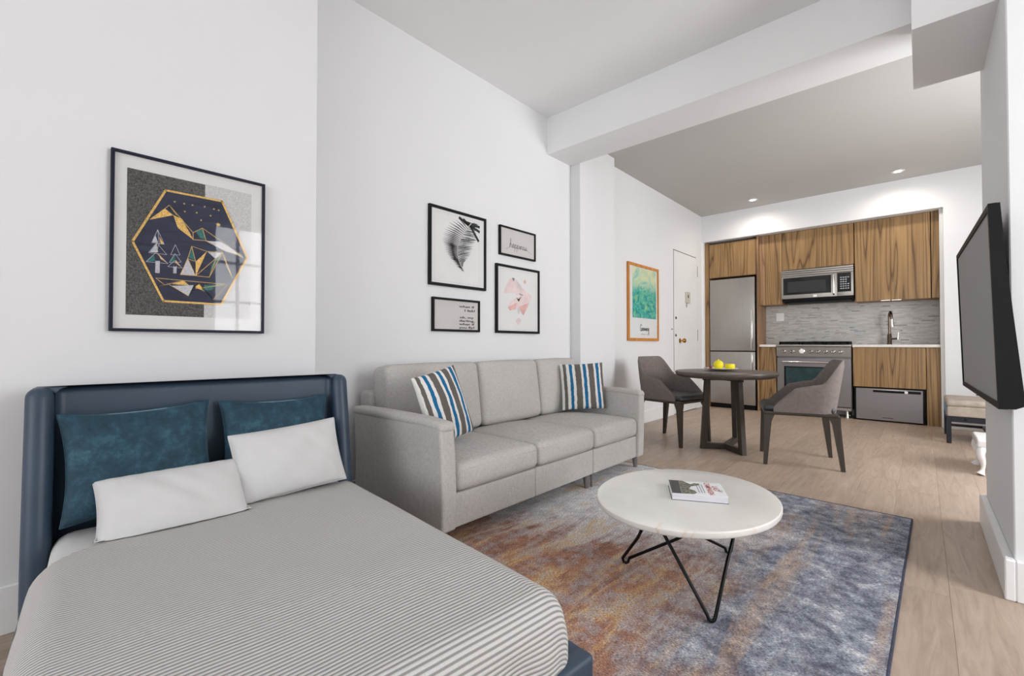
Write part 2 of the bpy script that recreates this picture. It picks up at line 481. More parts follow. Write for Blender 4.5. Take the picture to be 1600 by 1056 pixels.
def soft(bm, c, half, r, bulge=(0, 0, 0), n=6):
    """rounded, slightly stuffed box: centre c, half sizes, edge radius r, bulge per axis"""
    hx, hy, hz = half
    def samples(h):
        k = 4
        s = [-h + r * (1 - math.cos(PI / 2 * i / k)) for i in range(k)]
        m = [-(h - r) + 2 * (h - r) * i / n for i in range(n + 1)]
        return s + m + [-q for q in reversed(s)]
    S = (samples(hx), samples(hy), samples(hz))
    start = len(bm.verts)
    def put(p):
        q = Vector(p)
        inn = Vector([max(-(h - r), min(h - r, v)) for h, v in zip(half, q)])
        d = q - inn
        if d.length > 1e-9: q = inn + d.normalized() * r
        s = [max(-1, min(1, q[i] / half[i])) for i in range(3)]
        for i in range(3):
            j, k = (i + 1) % 3, (i + 2) % 3
            q[i] += bulge[i] * s[i] * (1 - s[j] ** 2) * (1 - s[k] ** 2)
        return bm.verts.new((q[0] + c[0], q[1] + c[1], q[2] + c[2]))
    new = []
    for ax in range(3):
        a, b = [(1, 2), (2, 0), (0, 1)][ax]
        for sg in (-1, 1):
            g = []
            for u in S[a]:
                row = []
                for v in S[b]:
                    p = [0, 0, 0]; p[ax] = sg * half[ax]; p[a] = u; p[b] = v
                    row.append(put(p))
                g.append(row)
            for i in range(len(g) - 1):
                for j in range(len(g[0]) - 1):
                    f = (g[i][j], g[i + 1][j], g[i + 1][j + 1], g[i][j + 1])
                    bm.faces.new(f if sg > 0 else f[::-1])
            for row in g: new += row
    bmesh.ops.remove_doubles(bm, verts=new, dist=1e-5)
def ribbon(bm, pts, w, plane, mi=0, lift=0.0):
    """flat stroke along (y,z) points on the wall plane x=plane, with a little thickness of paint"""
    for (a, b) in zip(pts, pts[1:]):
        d = Vector((b[0] - a[0], b[1] - a[1]))
        if d.length < 1e-6: continue
        d.normalize(); nrm = Vector((-d.y, d.x)) * w / 2
        e = d * w * 0.3
        q = [(a[0] - e.x + nrm.x, a[1] - e.y + nrm.y), (a[0] - e.x - nrm.x, a[1] - e.y - nrm.y),
             (b[0] + e.x - nrm.x, b[1] + e.y - nrm.y), (b[0] + e.x + nrm.x, b[1] + e.y + nrm.y)]
        f = bm.faces.new([bm.verts.new((plane + lift, p[0], p[1])) for p in q]); f.material_index = mi
def poly(bm, pts, plane, mi=0):
    f = bm.faces.new([bm.verts.new((plane, p[0], p[1])) for p in pts]); f.material_index = mi

def mat_of(o):
    return Matrix.Translation(o.location) @ Matrix.Rotation(o.rotation_euler.z, 4, 'Z')
def obj(name, bm, mats, parent=None, smooth=False, world=False, label=None):
    if world and parent is not None:
        root = parent
        while root.parent: root = root.parent
        bm.transform(mat_of(root).inverted())
    bmesh.ops.recalc_face_normals(bm, faces=bm.faces)
    me = bpy.data.meshes.new(name)
    bm.to_mesh(me); bm.free()
    for m in (mats if isinstance(mats, (list, tuple)) else [mats]):
        me.materials.append(M[m] if isinstance(m, str) else m)
    if smooth:
        me.polygons.foreach_set('use_smooth', [True] * len(me.polygons))
        try: me.set_sharp_from_angle(angle=math.radians(42))
        except Exception: pass
    o = bpy.data.objects.new(name, me)
    C.objects.link(o)
    if parent is not None: o.parent = parent
    if label: o['label'] = label
    return o
def flat(name, bm, mats, parent=None, world=False, label=None):
    """for single-sided prints: keep the winding facing +x"""
    if world and parent is not None:
        root = parent
        while root.parent: root = root.parent
        bm.transform(mat_of(root).inverted())
    me = bpy.data.meshes.new(name); bm.to_mesh(me); bm.free()
    for m in (mats if isinstance(mats, (list, tuple)) else [mats]): me.materials.append(M[m])
    o = bpy.data.objects.new(name, me); C.objects.link(o)
    if parent is not None: o.parent = parent
    if label: o['label'] = label
    return o
def tag(o, label, cat, group=None):
    o['label'] = label; o['category'] = cat
    if group: o['group'] = group
    return o
def thing(name, label, cat, loc=(0, 0, 0), rotz=0.0, group=None):
    o = bpy.data.objects.new(name, None)
    o.empty_display_size = 0.05
    C.objects.link(o)
    o.location = loc; o.rotation_euler = (0, 0, rotz)
    return tag(o, label, cat, group)
def struct(name, bm, mats, parent=None, smooth=False):
    o = obj(name, bm, mats, parent, smooth)
    if parent is None: o['kind'] = 'structure'
    return o
def copy_tree(o, parent=None):
    c = o.copy(); C.objects.link(c); c.parent = parent
    for ch in o.children: copy_tree(ch, c)
    return c
def text_bm(body, size, bold=0.0):
    cu = bpy.data.curves.new('lettering', 'FONT')
    cu.body = body; cu.size = size; cu.offset = bold
    cu.resolution_u = 3
    ob = bpy.data.objects.new('lettering', cu); C.objects.link(ob)
    bpy.context.view_layer.update()
    me = bpy.data.meshes.new_from_object(ob.evaluated_get(bpy.context.evaluated_depsgraph_get()))
    bm = bmesh.new(); bm.from_mesh(me)
    bpy.data.objects.remove(ob, do_unlink=True); bpy.data.curves.remove(cu); bpy.data.meshes.remove(me)
    return bm
def add_bm(dst, src, mtx=None, mi=None):
    if mtx is not None: src.transform(mtx)
    mp = {v: dst.verts.new(v.co) for v in src.verts}
    for f in src.faces:
        nf = dst.faces.new([mp[v] for v in f.verts])
        nf.material_index = f.material_index if mi is None else mi
    src.free()
# ================================================================== the setting
XL, XN, XP = -2.44, -2.19, -2.333        # long left wall, its thicker near part, pier
YS = 0.974                                # where the near part steps back
ZC, ZK = 2.945, 2.86                      # living-room and kitchen ceilings
YW = 6.92                                 # plane of the wall around the kitchen alcove
XR, YB = 1.85, -4.2                      # right and back walls

bm = NB(); box(bm, -2.7, 2.0, -4.4, 7.6, -0.12, -0.016)
floor = struct('floor', bm, 'gap')
pw, rnd = 0.192, random.Random(3)
x = -2.62
col = 0
plank_cache = {}
while x < 1.84:
    y = -4.3 - rnd.random() * 1.5
    while y < 7.5:
        L = rnd.choice((1.5, 1.8, 2.1))
        y0, y1 = max(y, -4.3), min(y + L, 7.5)
        if y1 - y0 > 0.1:
            key = round(y1 - y0, 3)
            if key not in plank_cache:
                b = NB(); box(b, -pw / 2 + 0.0002, pw / 2 - 0.0002, -(y1 - y0) / 2 + 0.0002, (y1 - y0) / 2 - 0.0002, -0.016, 0.0, 0.0007, 1)
                o = obj('plank', b, 'oak', floor); plank_cache[key] = o.data
            else:
                o = bpy.data.objects.new('plank', plank_cache[key]); C.objects.link(o); o.parent = floor
            o.location = (x + pw / 2, (y0 + y1) / 2, 0)
        y += L
    x += pw; col += 1

bm = NB(); box(bm, -2.7, 2.0, -4.4, 3.20, ZC, ZC + 0.1); struct('ceiling', bm, 'ceiling')
bm = NB(); box(bm, -2.7, 2.0, 3.45, 7.6, ZK, ZK + 0.1); struct('ceiling_kitchen', bm, 'kceiling_dim')
bm = NB(); box(bm, XL - 0.1, 2.0, 3.137, 3.494, 2.62, ZC + 0.02, 0.006, 2); struct('trim_1', bm, 'ceiling', smooth=True)
bm = NB(); box(bm, -0.02, 0.30, 2.62, 3.25, 2.31, ZC + 0.02, 0.005, 2); struct('trim_2', bm, 'ceiling', smooth=True)
bm = NB(); box(bm, XN - 0.4, XN, YB - 0.2, YS, 0, ZC + 0.05, 0.004, 1); struct('wall_left', bm, 'wall')
bm = NB(); box(bm, XL - 0.2, XL, YS - 0.1, 3.55, 0, ZC + 0.05); struct('wall_left_recess', bm, 'wall')
bm = NB(); box(bm, XL - 0.2, XP, 3.494, 4.13, 0, ZK + 0.05, 0.004, 1); struct('wall_left_pier', bm, 'wall')
bm = NB(); box(bm, XL - 0.2, XL, 4.1, 7.5, 0, ZK + 0.05); struct('wall_left_kitchen', bm, 'wall')
# closet block on the right whose face carries the television
bm = NB(); box(bm, 0.242, XR + 0.1, 2.457, 3.40, 0, ZC + 0.05, 0.004, 1); struct('wall_right_closet', bm, 'wall')
# wall around the kitchen alcove
bm = NB()
box(bm, XL, XR + 0.1, YW, YW + 0.55, 2.468, ZK + 0.05)
box(bm, 0.19, XR + 0.1, YW, YW + 0.55, 0, 2.468)
struct('wall_kitchen', bm, 'wall')
bm = NB(); box(bm, XL, 0.3, 7.40, 7.5, 0, 2.5); struct('wall_kitchen_alcove', bm, 'wall')
bm = NB()
box(bm, 0.158, 0.19, 6.985, 7.40, 0.0, 2.468); struct('trim_3', bm, 'trim')
bm = NB(); box(bm, XL, -2.416, YW, 7.40, 0, 2.468); struct('trim_4', bm, 'trim')

def window_wall(name, axis, at, a0, a1, wins, z1, out):
    """wall with rectangular openings: axis 'x' = wall runs along x at y=at"""
    bm = NB()
    def put(p0, p1, z0, zz):
        lo, hi = min(at, at + out), max(at, at + out)
        if axis == 'x': box(bm, p0, p1, lo, hi, z0, zz)
        else: box(bm, lo, hi, p0, p1, z0, zz)
    cur = a0
    for (w0, w1, s, h) in wins:
        put(cur, w0, 0, z1); put(w0, w1, 0, s); put(w0, w1, h, z1); cur = w1
    put(cur, a1, 0, z1)
    return struct(name, bm, 'wall')
def window(name, axis, at, w0, w1, s, h, out, cols, rows):
    sg = 1 if out > 0 else -1
    def bar(bm, p0, p1, z0, z1, d0, d1):
        a, b = sorted((at + sg * d0, at + sg * d1))
        if axis == 'x': box(bm, p0, p1, a, b, z0, z1, 0.003, 1)
        else: box(bm, a, b, p0, p1, z0, z1, 0.003, 1)
    bm = NB()
    for q in ((w0, w0 + 0.05, s, h), (w1 - 0.05, w1, s, h), (w0 + 0.05, w1 - 0.05, s, s + 0.05), (w0 + 0.05, w1 - 0.05, h - 0.05, h)):
        bar(bm, *q, 0.0, 0.055)
    fr = struct(name, bm, 'trim')
    for i in range(1, cols):
        bm = NB(); p = w0 + (w1 - w0) * i / cols; bar(bm, p - 0.015, p + 0.015, s + 0.05, h - 0.05, 0.012, 0.045)
        obj('mullion', bm, 'trim', fr)
    for j in range(1, rows):
        bm = NB(); z = s + (h - s) * j / rows; bar(bm, w0 + 0.05, w1 - 0.05, z - 0.015, z + 0.015, 0.014, 0.043)
        obj('glazing_bar', bm, 'trim', fr)
    bm = NB(); bar(bm, w0 + 0.04, w1 - 0.04, s + 0.04, h - 0.04, 0.110, 0.116); obj('pane', bm, 'glass', fr)
    bm = NB(); bar(bm, w0 - 0.04, w1 + 0.04, s - 0.03, s, -0.06, 0.0); obj('window_sill', bm, 'trim', fr)
window_wall('wall_back', 'x', YB, -2.7, 2.0, [(-1.5, 1.7, 0.4, 2.6)], ZC + 0.05, -0.15)
window('window_1', 'x', YB, -1.5, 1.7, 0.4, 2.6, -0.15, 6, 4)
window_wall('wall_right', 'y', XR, YB - 0.15, 7.5, [(1.50, 2.36, 0.5, 2.4), (3.55, 4.95, 0.7, 2.3)], ZC + 0.05, 0.15)
window('window_2', 'y', XR, 1.50, 2.36, 0.5, 2.4, 0.15, 3, 4)
window('added_window', 'y', XR, 3.55, 4.95, 0.7, 2.3, 0.15, 3, 3)  # unseen window added as the opening for the kitchen fill light

BH = 0.148
def baseboard(name, boxes):
    bm = NB()
    for b in boxes: box(bm, *b, 0.004, 1)
    return struct(name, bm, 'trim')
baseboard('baseboard_left', [(XN, XN + 0.016, YB, YS + 0.016, 0, 0.156)])
baseboard('baseboard_left_recess', [(XL, XL + 0.016, YS, 3.494, 0, BH)])
baseboard('baseboard_left_kitchen', [(XL, XL + 0.016, 4.13, 5.84, 0, BH), (XP, XP + 0.016, 3.478, 4.146, 0, BH), (XL, XP + 0.016, 3.478, 3.494, 0, BH)])
baseboard('baseboard_right', [(0.215, 0.243, 2.430, 3.40, 0, BH), (0.243, XR, 2.430, 2.458, 0, BH)])
baseboard('baseboard_kitchen', [(0.17, XR, YW - 0.016, YW, 0, BH), (0.17, 0.19, YW, 6.985, 0, BH)])

# entrance door on the left kitchen wall
bm = NB(); box(bm, XL - 0.01, XL + 0.002, 5.865, 6.675, 0.0, 2.208)
door = struct('door_1', bm, 'gap')
bm = NB(); box(bm, XL, XL + 0.006, 5.872, 6.668, 0.008, 2.198, 0.002, 1); slab = obj('door_slab', bm, 'door', door)
for z in (2.083, 1.15, 0.25):
    bm = NB(); box(bm, XL + 0.004, XL + 0.012, 6.664, 6.69, z - 0.16, z, 0.002, 1); obj('hinge', bm, 'door', door)
    bm = NB(); tube(bm, [(XL + 0.014, 6.692, z - 0.16), (XL + 0.014, 6.692, z)], 0.005, 8); obj('hinge_pin', bm, 'steeldark', door)
bm = NB(); box(bm, XL + 0.004, XL + 0.022, 6.245, 6.40, 1.515, 1.672, 0.004, 2); ib = obj('door_viewer', bm, 'intercom', door, label='small ivory plate with viewer on the door')
bm = NB(); box(bm, XL + 0.022, XL + 0.026, 6.312, 6.335, 1.585, 1.63, 0.002, 1); obj('viewer_lens', bm, 'blackplastic', ib)
bm = NB(); tube(bm, [(XL + 0.012, 6.29, 1.515), (XL + 0.013, 6.285, 1.45)], 0.004, 6); obj('viewer_chain', bm, 'steeldark', ib)
bm = NB(); box(bm, XL + 0.004, XL + 0.009, 5.885, 5.985, 1.54, 1.72, 0.002, 1); obj('notice_plate', bm, 'door', door)
bm = NB()
prof = [(0.010, 0.0), (0.010, 0.035), (0.024, 0.042), (0.032, 0.058), (0.027, 0.075), (0.012, 0.082)]
lathe(bm, prof, 20); bm.transform(Matrix.Translation((XL + 0.006, 6.06, 0.985)) @ Matrix.Rotation(PI / 2, 4, 'Y'))
kn = obj('door_knob', bm, 'brass', door, True, label='round brass door knob')
bm = NB(); lathe(bm, [(0.034, 0.0), (0.034, 0.003), (0.028, 0.006)], 20); bm.transform(Matrix.Translation((XL + 0.005, 6.06, 0.985)) @ Matrix.Rotation(PI / 2, 4, 'Y'))
obj('knob_plate', bm, 'brass', kn, True)
for (y, z) in ((5.91, 1.29), (5.905, 1.055)):
    bm = NB(); lathe(bm, [(0.018, 0.0), (0.018, 0.006), (0.012, 0.010)], 16); bm.transform(Matrix.Translation((XL + 0.005, y + 0.015, z)) @ Matrix.Rotation(PI / 2, 4, 'Y'))
    obj('deadbolt', bm, 'bronze', door, True)
bm = NB(); lathe(bm, [(0.009, 0.0), (0.009, 0.006), (0.005, 0.009)], 12); bm.transform(Matrix.Translation((XL + 0.002, 5.80, 1.135)) @ Matrix.Rotation(PI / 2, 4, 'Y'))
tag(obj('wall_stud', bm, 'bronze', None, True), 'tiny dark metal stud on white wall left of the entrance door', 'stud')

# downlights
for (xx, yy, lab) in ((-1.643, 6.55, 'small round recessed ceiling downlight above the refrigerator end of the kitchen'),
                      (-0.176, 6.55, 'small round recessed ceiling downlight above the sink end of the kitchen')):
    t = thing('ceiling_downlight', lab, 'downlight', (xx, yy, ZK), 0, 'kitchen downlights')
    bm = NB(); lathe(bm, [(0.040, -0.001), (0.058, -0.001), (0.060, -0.004), (0.044, -0.009), (0.040, -0.006)], 28); obj('trim_ring', bm, 'plastic', t, True)
    bm = NB(); lathe(bm, [(0.0405, -0.002), (0.0405, -0.0055), (0.02, -0.007)], 24); obj('lens', bm, 'lamp', t, True)
    ld = bpy.data.lights.new('downlight_beam', 'SPOT'); ld.energy = 32; ld.color = (1.0, 0.93, 0.84); ld.spot_size = math.radians(172); ld.spot_blend = 1.0; ld.shadow_soft_size = 0.06
    lo = bpy.data.objects.new('downlight_beam', ld); C.objects.link(lo); lo.parent = t; lo.location = (0, 0, -0.02)

# ================================================================== kitchen
YF, YU, YC, YSP = 6.98, 7.05, 7.02, 7.385     # refrigerator front, upper fronts, base fronts, backsplash face
def front_panel(name, parent, x0, x1, z0, z1, y, mat='teak', th=0.019, label=None):
    bm = NB(); box(bm, x0 + 0.0015, x1 - 0.0015, y, y + th, z0 + 0.0015, z1 - 0.0015, 0.0012, 1)
    return obj(name, bm, mat, parent, world=True, label=label)
def carcass(name, parent, x0, x1, y0, y1, z0, z1, mat='teakplain'):
    bm = NB(); box(bm, x0, x1, y0, y1, z0, z1); return obj(name, bm, mat, parent, world=True)
def edge_pull(parent, x0, x1, z, y):
    bm = NB(); box(bm, x0, x1, y - 0.012, y + 0.004, z - 0.003, z + 0.001); obj('edge_pull', bm, 'chrome', parent, world=True, label='slim chrome edge pull')

# refrigerator enclosure
t = tag(obj('filler_panel', (lambda b: (box(b, -2.414, -2.356, YF - 0.005, 7.38, 0.0, 2.455, 0.001, 1), b)[1])(NB()), 'teak'), 'narrow tall teak filler strip left of the refrigerator', 'panel')
t = thing('wall_cabinet', 'teak two-door cabinet directly above the steel refrigerator', 'cabinet', (-2.03, 7.2, 1.925), 0, 'teak wall cabinets')
carcass('body', t, -2.352, -1.712, YF + 0.02, 7.38, 1.925, 2.425)
front_panel('door', t, -2.352, -2.052, 1.925, 2.43, YF)
front_panel('door', t, -2.052, -1.716, 1.925, 2.43, YF)
bm = NB(); box(bm, -1.708, -1.688, YF - 0.002, 7.38, 0.0, 2.466, 0.001, 1)
tag(obj('side_panel', bm, 'teakplain'), 'tall teak side panel between the refrigerator and the upper cabinets', 'panel')

t = thing('refrigerator', 'tall brushed steel bottom-freezer refrigerator in teak surround', 'refrigerator', (-2.04, 7.2, 0))
bm = NB(); box(bm, -2.345, -1.722, YF + 0.05, 7.36, 0.03, 1.895, 0.004, 1); obj('body', bm, 'blackplastic', t, world=True)
bm = NB(); box(bm, -2.345, -1.735, YF - 0.005, YF + 0.046, 0.842, 1.893, 0.006, 2); d1 = obj('door', bm, 'steel', t, True, world=True)
bm = NB(); box(bm, -2.345, -1.735, YF - 0.005, YF + 0.046, 0.070, 0.828, 0.006, 2); d2 = obj('freezer_door', bm, 'steel', t, True, world=True)
for d, z0, z1 in ((d1, 0.872, 1.42), (d2, 0.55, 0.812)):
    bm = NB(); box(bm, -1.778, -1.754, YF - 0.052, YF - 0.034, z0, z1, 0.005, 2)
    h = obj('handle', bm, 'chrome', d, True, world=True, label='vertical chrome bar handle')
    for zz in (z0 + 0.03, z1 - 0.03):
        bm = NB(); box(bm, -1.774, -1.758, YF - 0.036, YF - 0.004, zz - 0.012, zz + 0.012, 0.003, 1); obj('handle_mount', bm, 'chrome', d, True, world=True)
bm = NB(); box(bm, -2.34, -1.74, YF + 0.03, YF + 0.06, 0.005, 0.062); obj('toe_grille', bm, 'blackplastic', t, world=True)

# upper cabinets
t = thing('wall_cabinet', 'narrow single-door teak upper cabinet between side panel and microwave', 'cabinet', (-1.55, 7.2, 1.48), 0, 'teak wall cabinets')
carcass('body', t, -1.685, -1.412, YU + 0.02, 7.38, 1.485, 2.462)
front_panel('filler', t, -1.686, -1.618, 1.482, 2.464, YU, 'teakplain')
front_panel('door', t, -1.618, -1.410, 1.482, 2.464, YU)
t = thing('wall_cabinet', 'teak two-door cabinet mounted over the microwave', 'cabinet', (-1.0, 7.2, 1.94), 0, 'teak wall cabinets')
carcass('body', t, -1.406, -0.622, YU + 0.02, 7.38, 1.945, 2.462)
front_panel('door', t, -1.408, -1.003, 1.944, 2.464, YU)
front_panel('door', t, -1.003, -0.620, 1.944, 2.464, YU)
t = thing('wall_cabinet', 'large teak two-door upper cabinet above the sink counter', 'cabinet', (-0.26, 7.2, 1.46), 0, 'teak wall cabinets')
carcass('body', t, -0.610, 0.082, YU + 0.02, 7.38, 1.470, 2.462)
front_panel('door', t, -0.612, -0.268, 1.466, 2.464, YU)
front_panel('door', t, -0.268, 0.084, 1.466, 2.464, YU)
edge_pull(t, -0.36, -0.275, 1.466, YU); edge_pull(t, -0.26, -0.175, 1.466, YU)
bm = NB(); box(bm, 0.092, 0.157, YU + 0.006, 7.38, 1.470, 2.466, 0.001, 1)
tag(obj('filler_panel', bm, 'teak'), 'slim upper teak filler strip beside the right alcove jamb', 'panel')

# microwave
t = thing('microwave', 'over-range steel and black glass microwave under teak cabinet', 'microwave', (-1.01, 7.2, 1.5))
bm = NB(); box(bm, -1.404, -0.626, YU - 0.01, 7.38, 1.515, 1.938, 0.003, 1); obj('body', bm, 'blackplastic', t, world=True)
for k in range(3):
    z1 = 1.932 - k * 0.026
    bm = NB(); box(bm, -1.408, -0.622, YU - 0.050 + k * 0.004, YU - 0.008, z1 - 0.023, z1, 0.004, 2); obj('vent_slat', bm, 'steel', t, True, world=True)
bm = NB(); box(bm, -1.408, -0.790, YU - 0.050, YU - 0.012, 1.548, 1.852, 0.005, 2); dr = obj('door', bm, 'steel', t, True, world=True)
bm = NB(); box(bm, -1.385, -0.850, YU - 0.0535, YU - 0.049, 1.600, 1.828); gl = obj('door_glass', bm, 'darkglass', dr, world=True)
bm = NB(); box(bm, -1.335, -0.905, YU - 0.0550, YU - 0.0533, 1.632, 1.775); obj('window_mesh', bm, pm('dark_mesh', (38, 38, 40), 0.5), dr, world=True)
bm = NB(); box(bm, -0.790, -0.622, YU - 0.050, YU - 0.012, 1.548, 1.852, 0.005, 2); cp = obj('control_panel', bm, 'steel', t, True, world=True)
bm = NB(); box(bm, -0.785, -0.645, YU - 0.0535, YU - 0.049, 1.600, 1.842); obj('panel_glass', bm, 'darkglass', cp, world=True)
bm = NB()
for r in range(6):
    for c in range(4):
        if c == 3 and r in (1, 2): continue
        xx = -0.756 + c * 0.025; zz = 1.788 - r * 0.028
        box(bm, xx, xx + 0.017, YU - 0.0545, YU - 0.0534, zz - 0.012, zz)
obj('button_marks', bm, pm('key_print', (170, 174, 178), 0.6), cp, world=True)
bm = NB(); tube(bm, [(-0.822, YU - 0.050, 1.838), (-0.822, YU - 0.080, 1.825), (-0.822, YU - 0.086, 1.70), (-0.822, YU - 0.080, 1.588), (-0.822, YU - 0.050, 1.572)], 0.011, 10)
obj('handle', bm, 'chrome', dr, True, world=True)
bm = NB(); box(bm, -1.045, -1.005, YU - 0.052, YU - 0.049, 1.556, 1.584); obj('emblem', bm, 'plastic', dr, world=True, label='small pale emblem plate')
bm = NB(); box(bm, -1.38, -0.65, YU + 0.01, 7.36, 1.492, 1.516, 0.004, 1); obj('underside_vent', bm, 'blackplastic', t, world=True)

# base units
t = thing('base_cabinet', 'slim teak base cabinet between refrigerator panel and range', 'cabinet', (-1.58, 7.2, 0))
carcass('body', t, -1.684, -1.484, YC + 0.02, 7.38, 0.095, 0.896)
front_panel('door', t, -1.686, -1.482, 0.10, 0.897, YC)
bm = NB(); box(bm, -1.684, -1.484, YC + 0.06, 7.38, 0, 0.094); obj('toe_kick', bm, 'gap', t, world=True)
bm = NB(); box(bm, -1.687, -1.478, YC - 0.02, 7.384, 0.8985, 0.931, 0.003, 1)
tag(obj('countertop', bm, 'counter'), 'short pale quartz countertop left of the range', 'countertop')
bm = NB(); box(bm, -0.640, 0.157, YC - 0.02, 7.384, 0.8985, 0.931, 0.003, 1)
tag(obj('countertop', bm, 'counter'), 'long pale quartz countertop holding the tall faucet', 'countertop')

t = thing('range', 'freestanding stainless steel range with knobs and oven window', 'range', (-1.06, 7.2, 0))
bm = NB(); box(bm, -1.472, -0.652, YC + 0.03, 7.37, 0.10, 0.900, 0.003, 1); obj('body', bm, 'steeldark', t, world=True)
bm = NB(); box(bm, -1.474, -0.650, YC - 0.035, 7.372, 0.902, 0.930, 0.010, 3); obj('cooktop', bm, 'steel', t, True, world=True)
bm = NB()
for xx0, xx1 in ((-1.45, -1.195), (-1.19, -0.935), (-0.93, -0.675)):
    for yy in (YC + 0.02, YC + 0.14, YC + 0.30): box(bm, xx0, xx1, yy, yy + 0.016, 0.936, 0.972)
    for k in range(4):
        xk = xx0 + 0.01 + (xx1 - xx0 - 0.036) * k / 3; box(bm, xk, xk + 0.016, YC + 0.02, YC + 0.316, 0.940, 0.968)
    for xk in (xx0, xx1 - 0.016): box(bm, xk, xk + 0.016, YC + 0.03, YC + 0.05, 0.929, 0.94)
obj('burner_grate', bm, 'blackplastic', t, world=True)
bm = NB(); prism(bm, [(YC - 0.035, 0.898), (YC - 0.02, 0.775), (YC + 0.03, 0.775), (YC + 0.03, 0.898)], 'x', -1.472, -0.652); obj('control_panel', bm, 'steel', t, world=True)
for i, (xx, r) in enumerate(((-1.385, 0.023), (-1.285, 0.023), (-1.075, 0.021), (-0.995, 0.021), (-0.915, 0.021), (-0.835, 0.021), (-0.760, 0.021))):
    bm = NB(); lathe(bm, [(r + 0.005, 0.0), (r + 0.004, 0.008), (r, 0.012), (r - 0.003, 0.034), (r - 0.007, 0.038)], 18)
    bm.transform(Matrix.Translation((xx, YC - 0.026, 0.838)) @ Matrix.Rotation(PI / 2, 4, 'X')); k = obj('knob', bm, 'chrome', t, True, world=True)
    bm = NB(); box(bm, xx - 0.004, xx + 0.004, YC - 0.072, YC - 0.056, 0.822, 0.858, 0.002, 1); obj('grip', bm, 'blackplastic', k, world=True)
bm = NB(); lathe(bm, [(0.034, 0.0), (0.034, 0.012), (0.029, 0.016)], 24); bm.transform(Matrix.Translation((-1.175, YC - 0.026, 0.842)) @ Matrix.Rotation(PI / 2, 4, 'X')); dl = obj('oven_dial', bm, 'chrome', t, True, world=True, label='round temperature gauge')
bm = NB(); lathe(bm, [(0.027, 0.0), (0.027, 0.002), (0.02, 0.003)], 24); bm.transform(Matrix.Translation((-1.175, YC - 0.0415, 0.842)) @ Matrix.Rotation(PI / 2, 4, 'X')); obj('dial_face', bm, 'porcelain', dl, True, world=True)
bm = NB(); box(bm, -1.470, -0.654, YC - 0.015, YC + 0.028, 0.140, 0.755, 0.004, 1); od = obj('oven_door', bm, 'steeldark', t, True, world=True)
bm = NB(); box(bm, -1.385, -0.765, YC - 0.017, YC - 0.013, 0.36, 0.640); wf = obj('window_surround', bm, 'blackplastic', od, world=True)
bm = NB(); box(bm, -1.365, -0.785, YC - 0.0185, YC - 0.0165, 0.375, 0.625); obj('oven_window', bm, 'ovenglass', od, world=True)
bm = NB(); tube(bm, [(-1.392, YC - 0.060, 0.700), (-0.742, YC - 0.060, 0.700)], 0.012, 12); hd = obj('handle', bm, 'chrome', od, True, world=True, label='horizontal polished oven handle')
for xx in (-1.382, -0.752):
    bm = NB(); tube(bm, [(xx, YC - 0.060, 0.700), (xx, YC - 0.012, 0.700)], 0.013, 10); obj('handle_post', bm, 'bronze', od, True, world=True)
bm = NB(); box(bm, -1.470, -0.654, YC - 0.012, YC + 0.028, 0.095, 0.132, 0.004, 1); obj('kick_trim', bm, 'steel', t, world=True)
for xx in (-1.43, -0.70):
    for yy in (YC + 0.03, 7.32):
        bm = NB(); lathe(bm, [(0.022, 0.0), (0.022, 0.012), (0.016, 0.02), (0.016, 0.10)], 14, (xx, yy, 0)); obj('leg', bm, 'chrome', t, True, world=True)

t = thing('sink_cabinet', 'teak sink cabinet with wide book-matched front panel under counter', 'cabinet', (-0.3, 7.2, 0))
carcass('body', t, -0.636, 0.03, YC + 0.02, 7.38, 0.425, 0.896)
front_panel('drawer_front', t, -0.638, 0.034, 0.412, 0.897, YC)
bm = NB(); box(bm, 0.038, 0.156, YC + 0.004, 7.38, 0.0, 0.897, 0.001, 1)
tag(obj('filler_panel', bm, 'teak'), 'lower teak filler panel right of the dishwasher drawer', 'panel')

t = thing('dishwasher_drawer', 'low grey steel dishwasher drawer beneath the sink cabinet', 'dishwasher', (-0.3, 7.2, 0))
bm = NB(); box(bm, -0.634, 0.034, YC + 0.03, 7.37, 0.004, 0.408); obj('body', bm, 'gap', t, world=True)
bm = NB(); box(bm, -0.612, 0.006, YC - 0.004, YC + 0.028, 0.016, 0.396, 0.004, 1); fr = obj('front', bm, 'steeldark', t, True, world=True)
bm = NB(); box(bm, -0.445, -0.012, YC - 0.0065, YC - 0.003, 0.352, 0.382); obj('handle_recess', bm, 'blackplastic', fr, world=True)
bm = NB(); box(bm, -0.445, -0.14, YC - 0.026, YC - 0.006, 0.380, 0.388, 0.002, 1); obj('handle', bm, 'chrome', fr, world=True)
bm = NB(); box(bm, -0.155, -0.125, YC - 0.020, YC - 0.006, 0.352, 0.380, 0.004, 2); obj('latch', bm, 'plastic', fr, True, world=True)
bm = NB(); box(bm, -0.36, -0.26, YC - 0.0052, YC - 0.0038, 0.044, 0.054); obj('badge', bm, 'bronze', fr, world=True)

# backsplash of thin stacked marble strips
bm = NB(); box(bm, -1.688, 0.157, YSP + 0.004, 7.398, 0.90, 1.56)
bs = struct('wall_backsplash', bm, 'grout')
bm = NB(); rr = random.Random(5)
z = 0.933
while z < 1.54:
    h = 0.0165
    xx = -1.688 - rr.random() * 0.15
    while xx < 0.156:
        w = rr.choice((0.03, 0.05, 0.08, 0.12))
        a, b = max(xx, -1.687), min(xx + w, 0.156)
        if b - a > 0.004:
            dy = rr.random() * 0.0015
            box(bm, a, b - 0.0012, YSP + dy, YSP + 0.006, z, z + h - 0.0012)
        xx += w
    z += h
o = obj('mosaic_tiles', bm, 'mosaic', bs); o['kind'] = 'stuff'

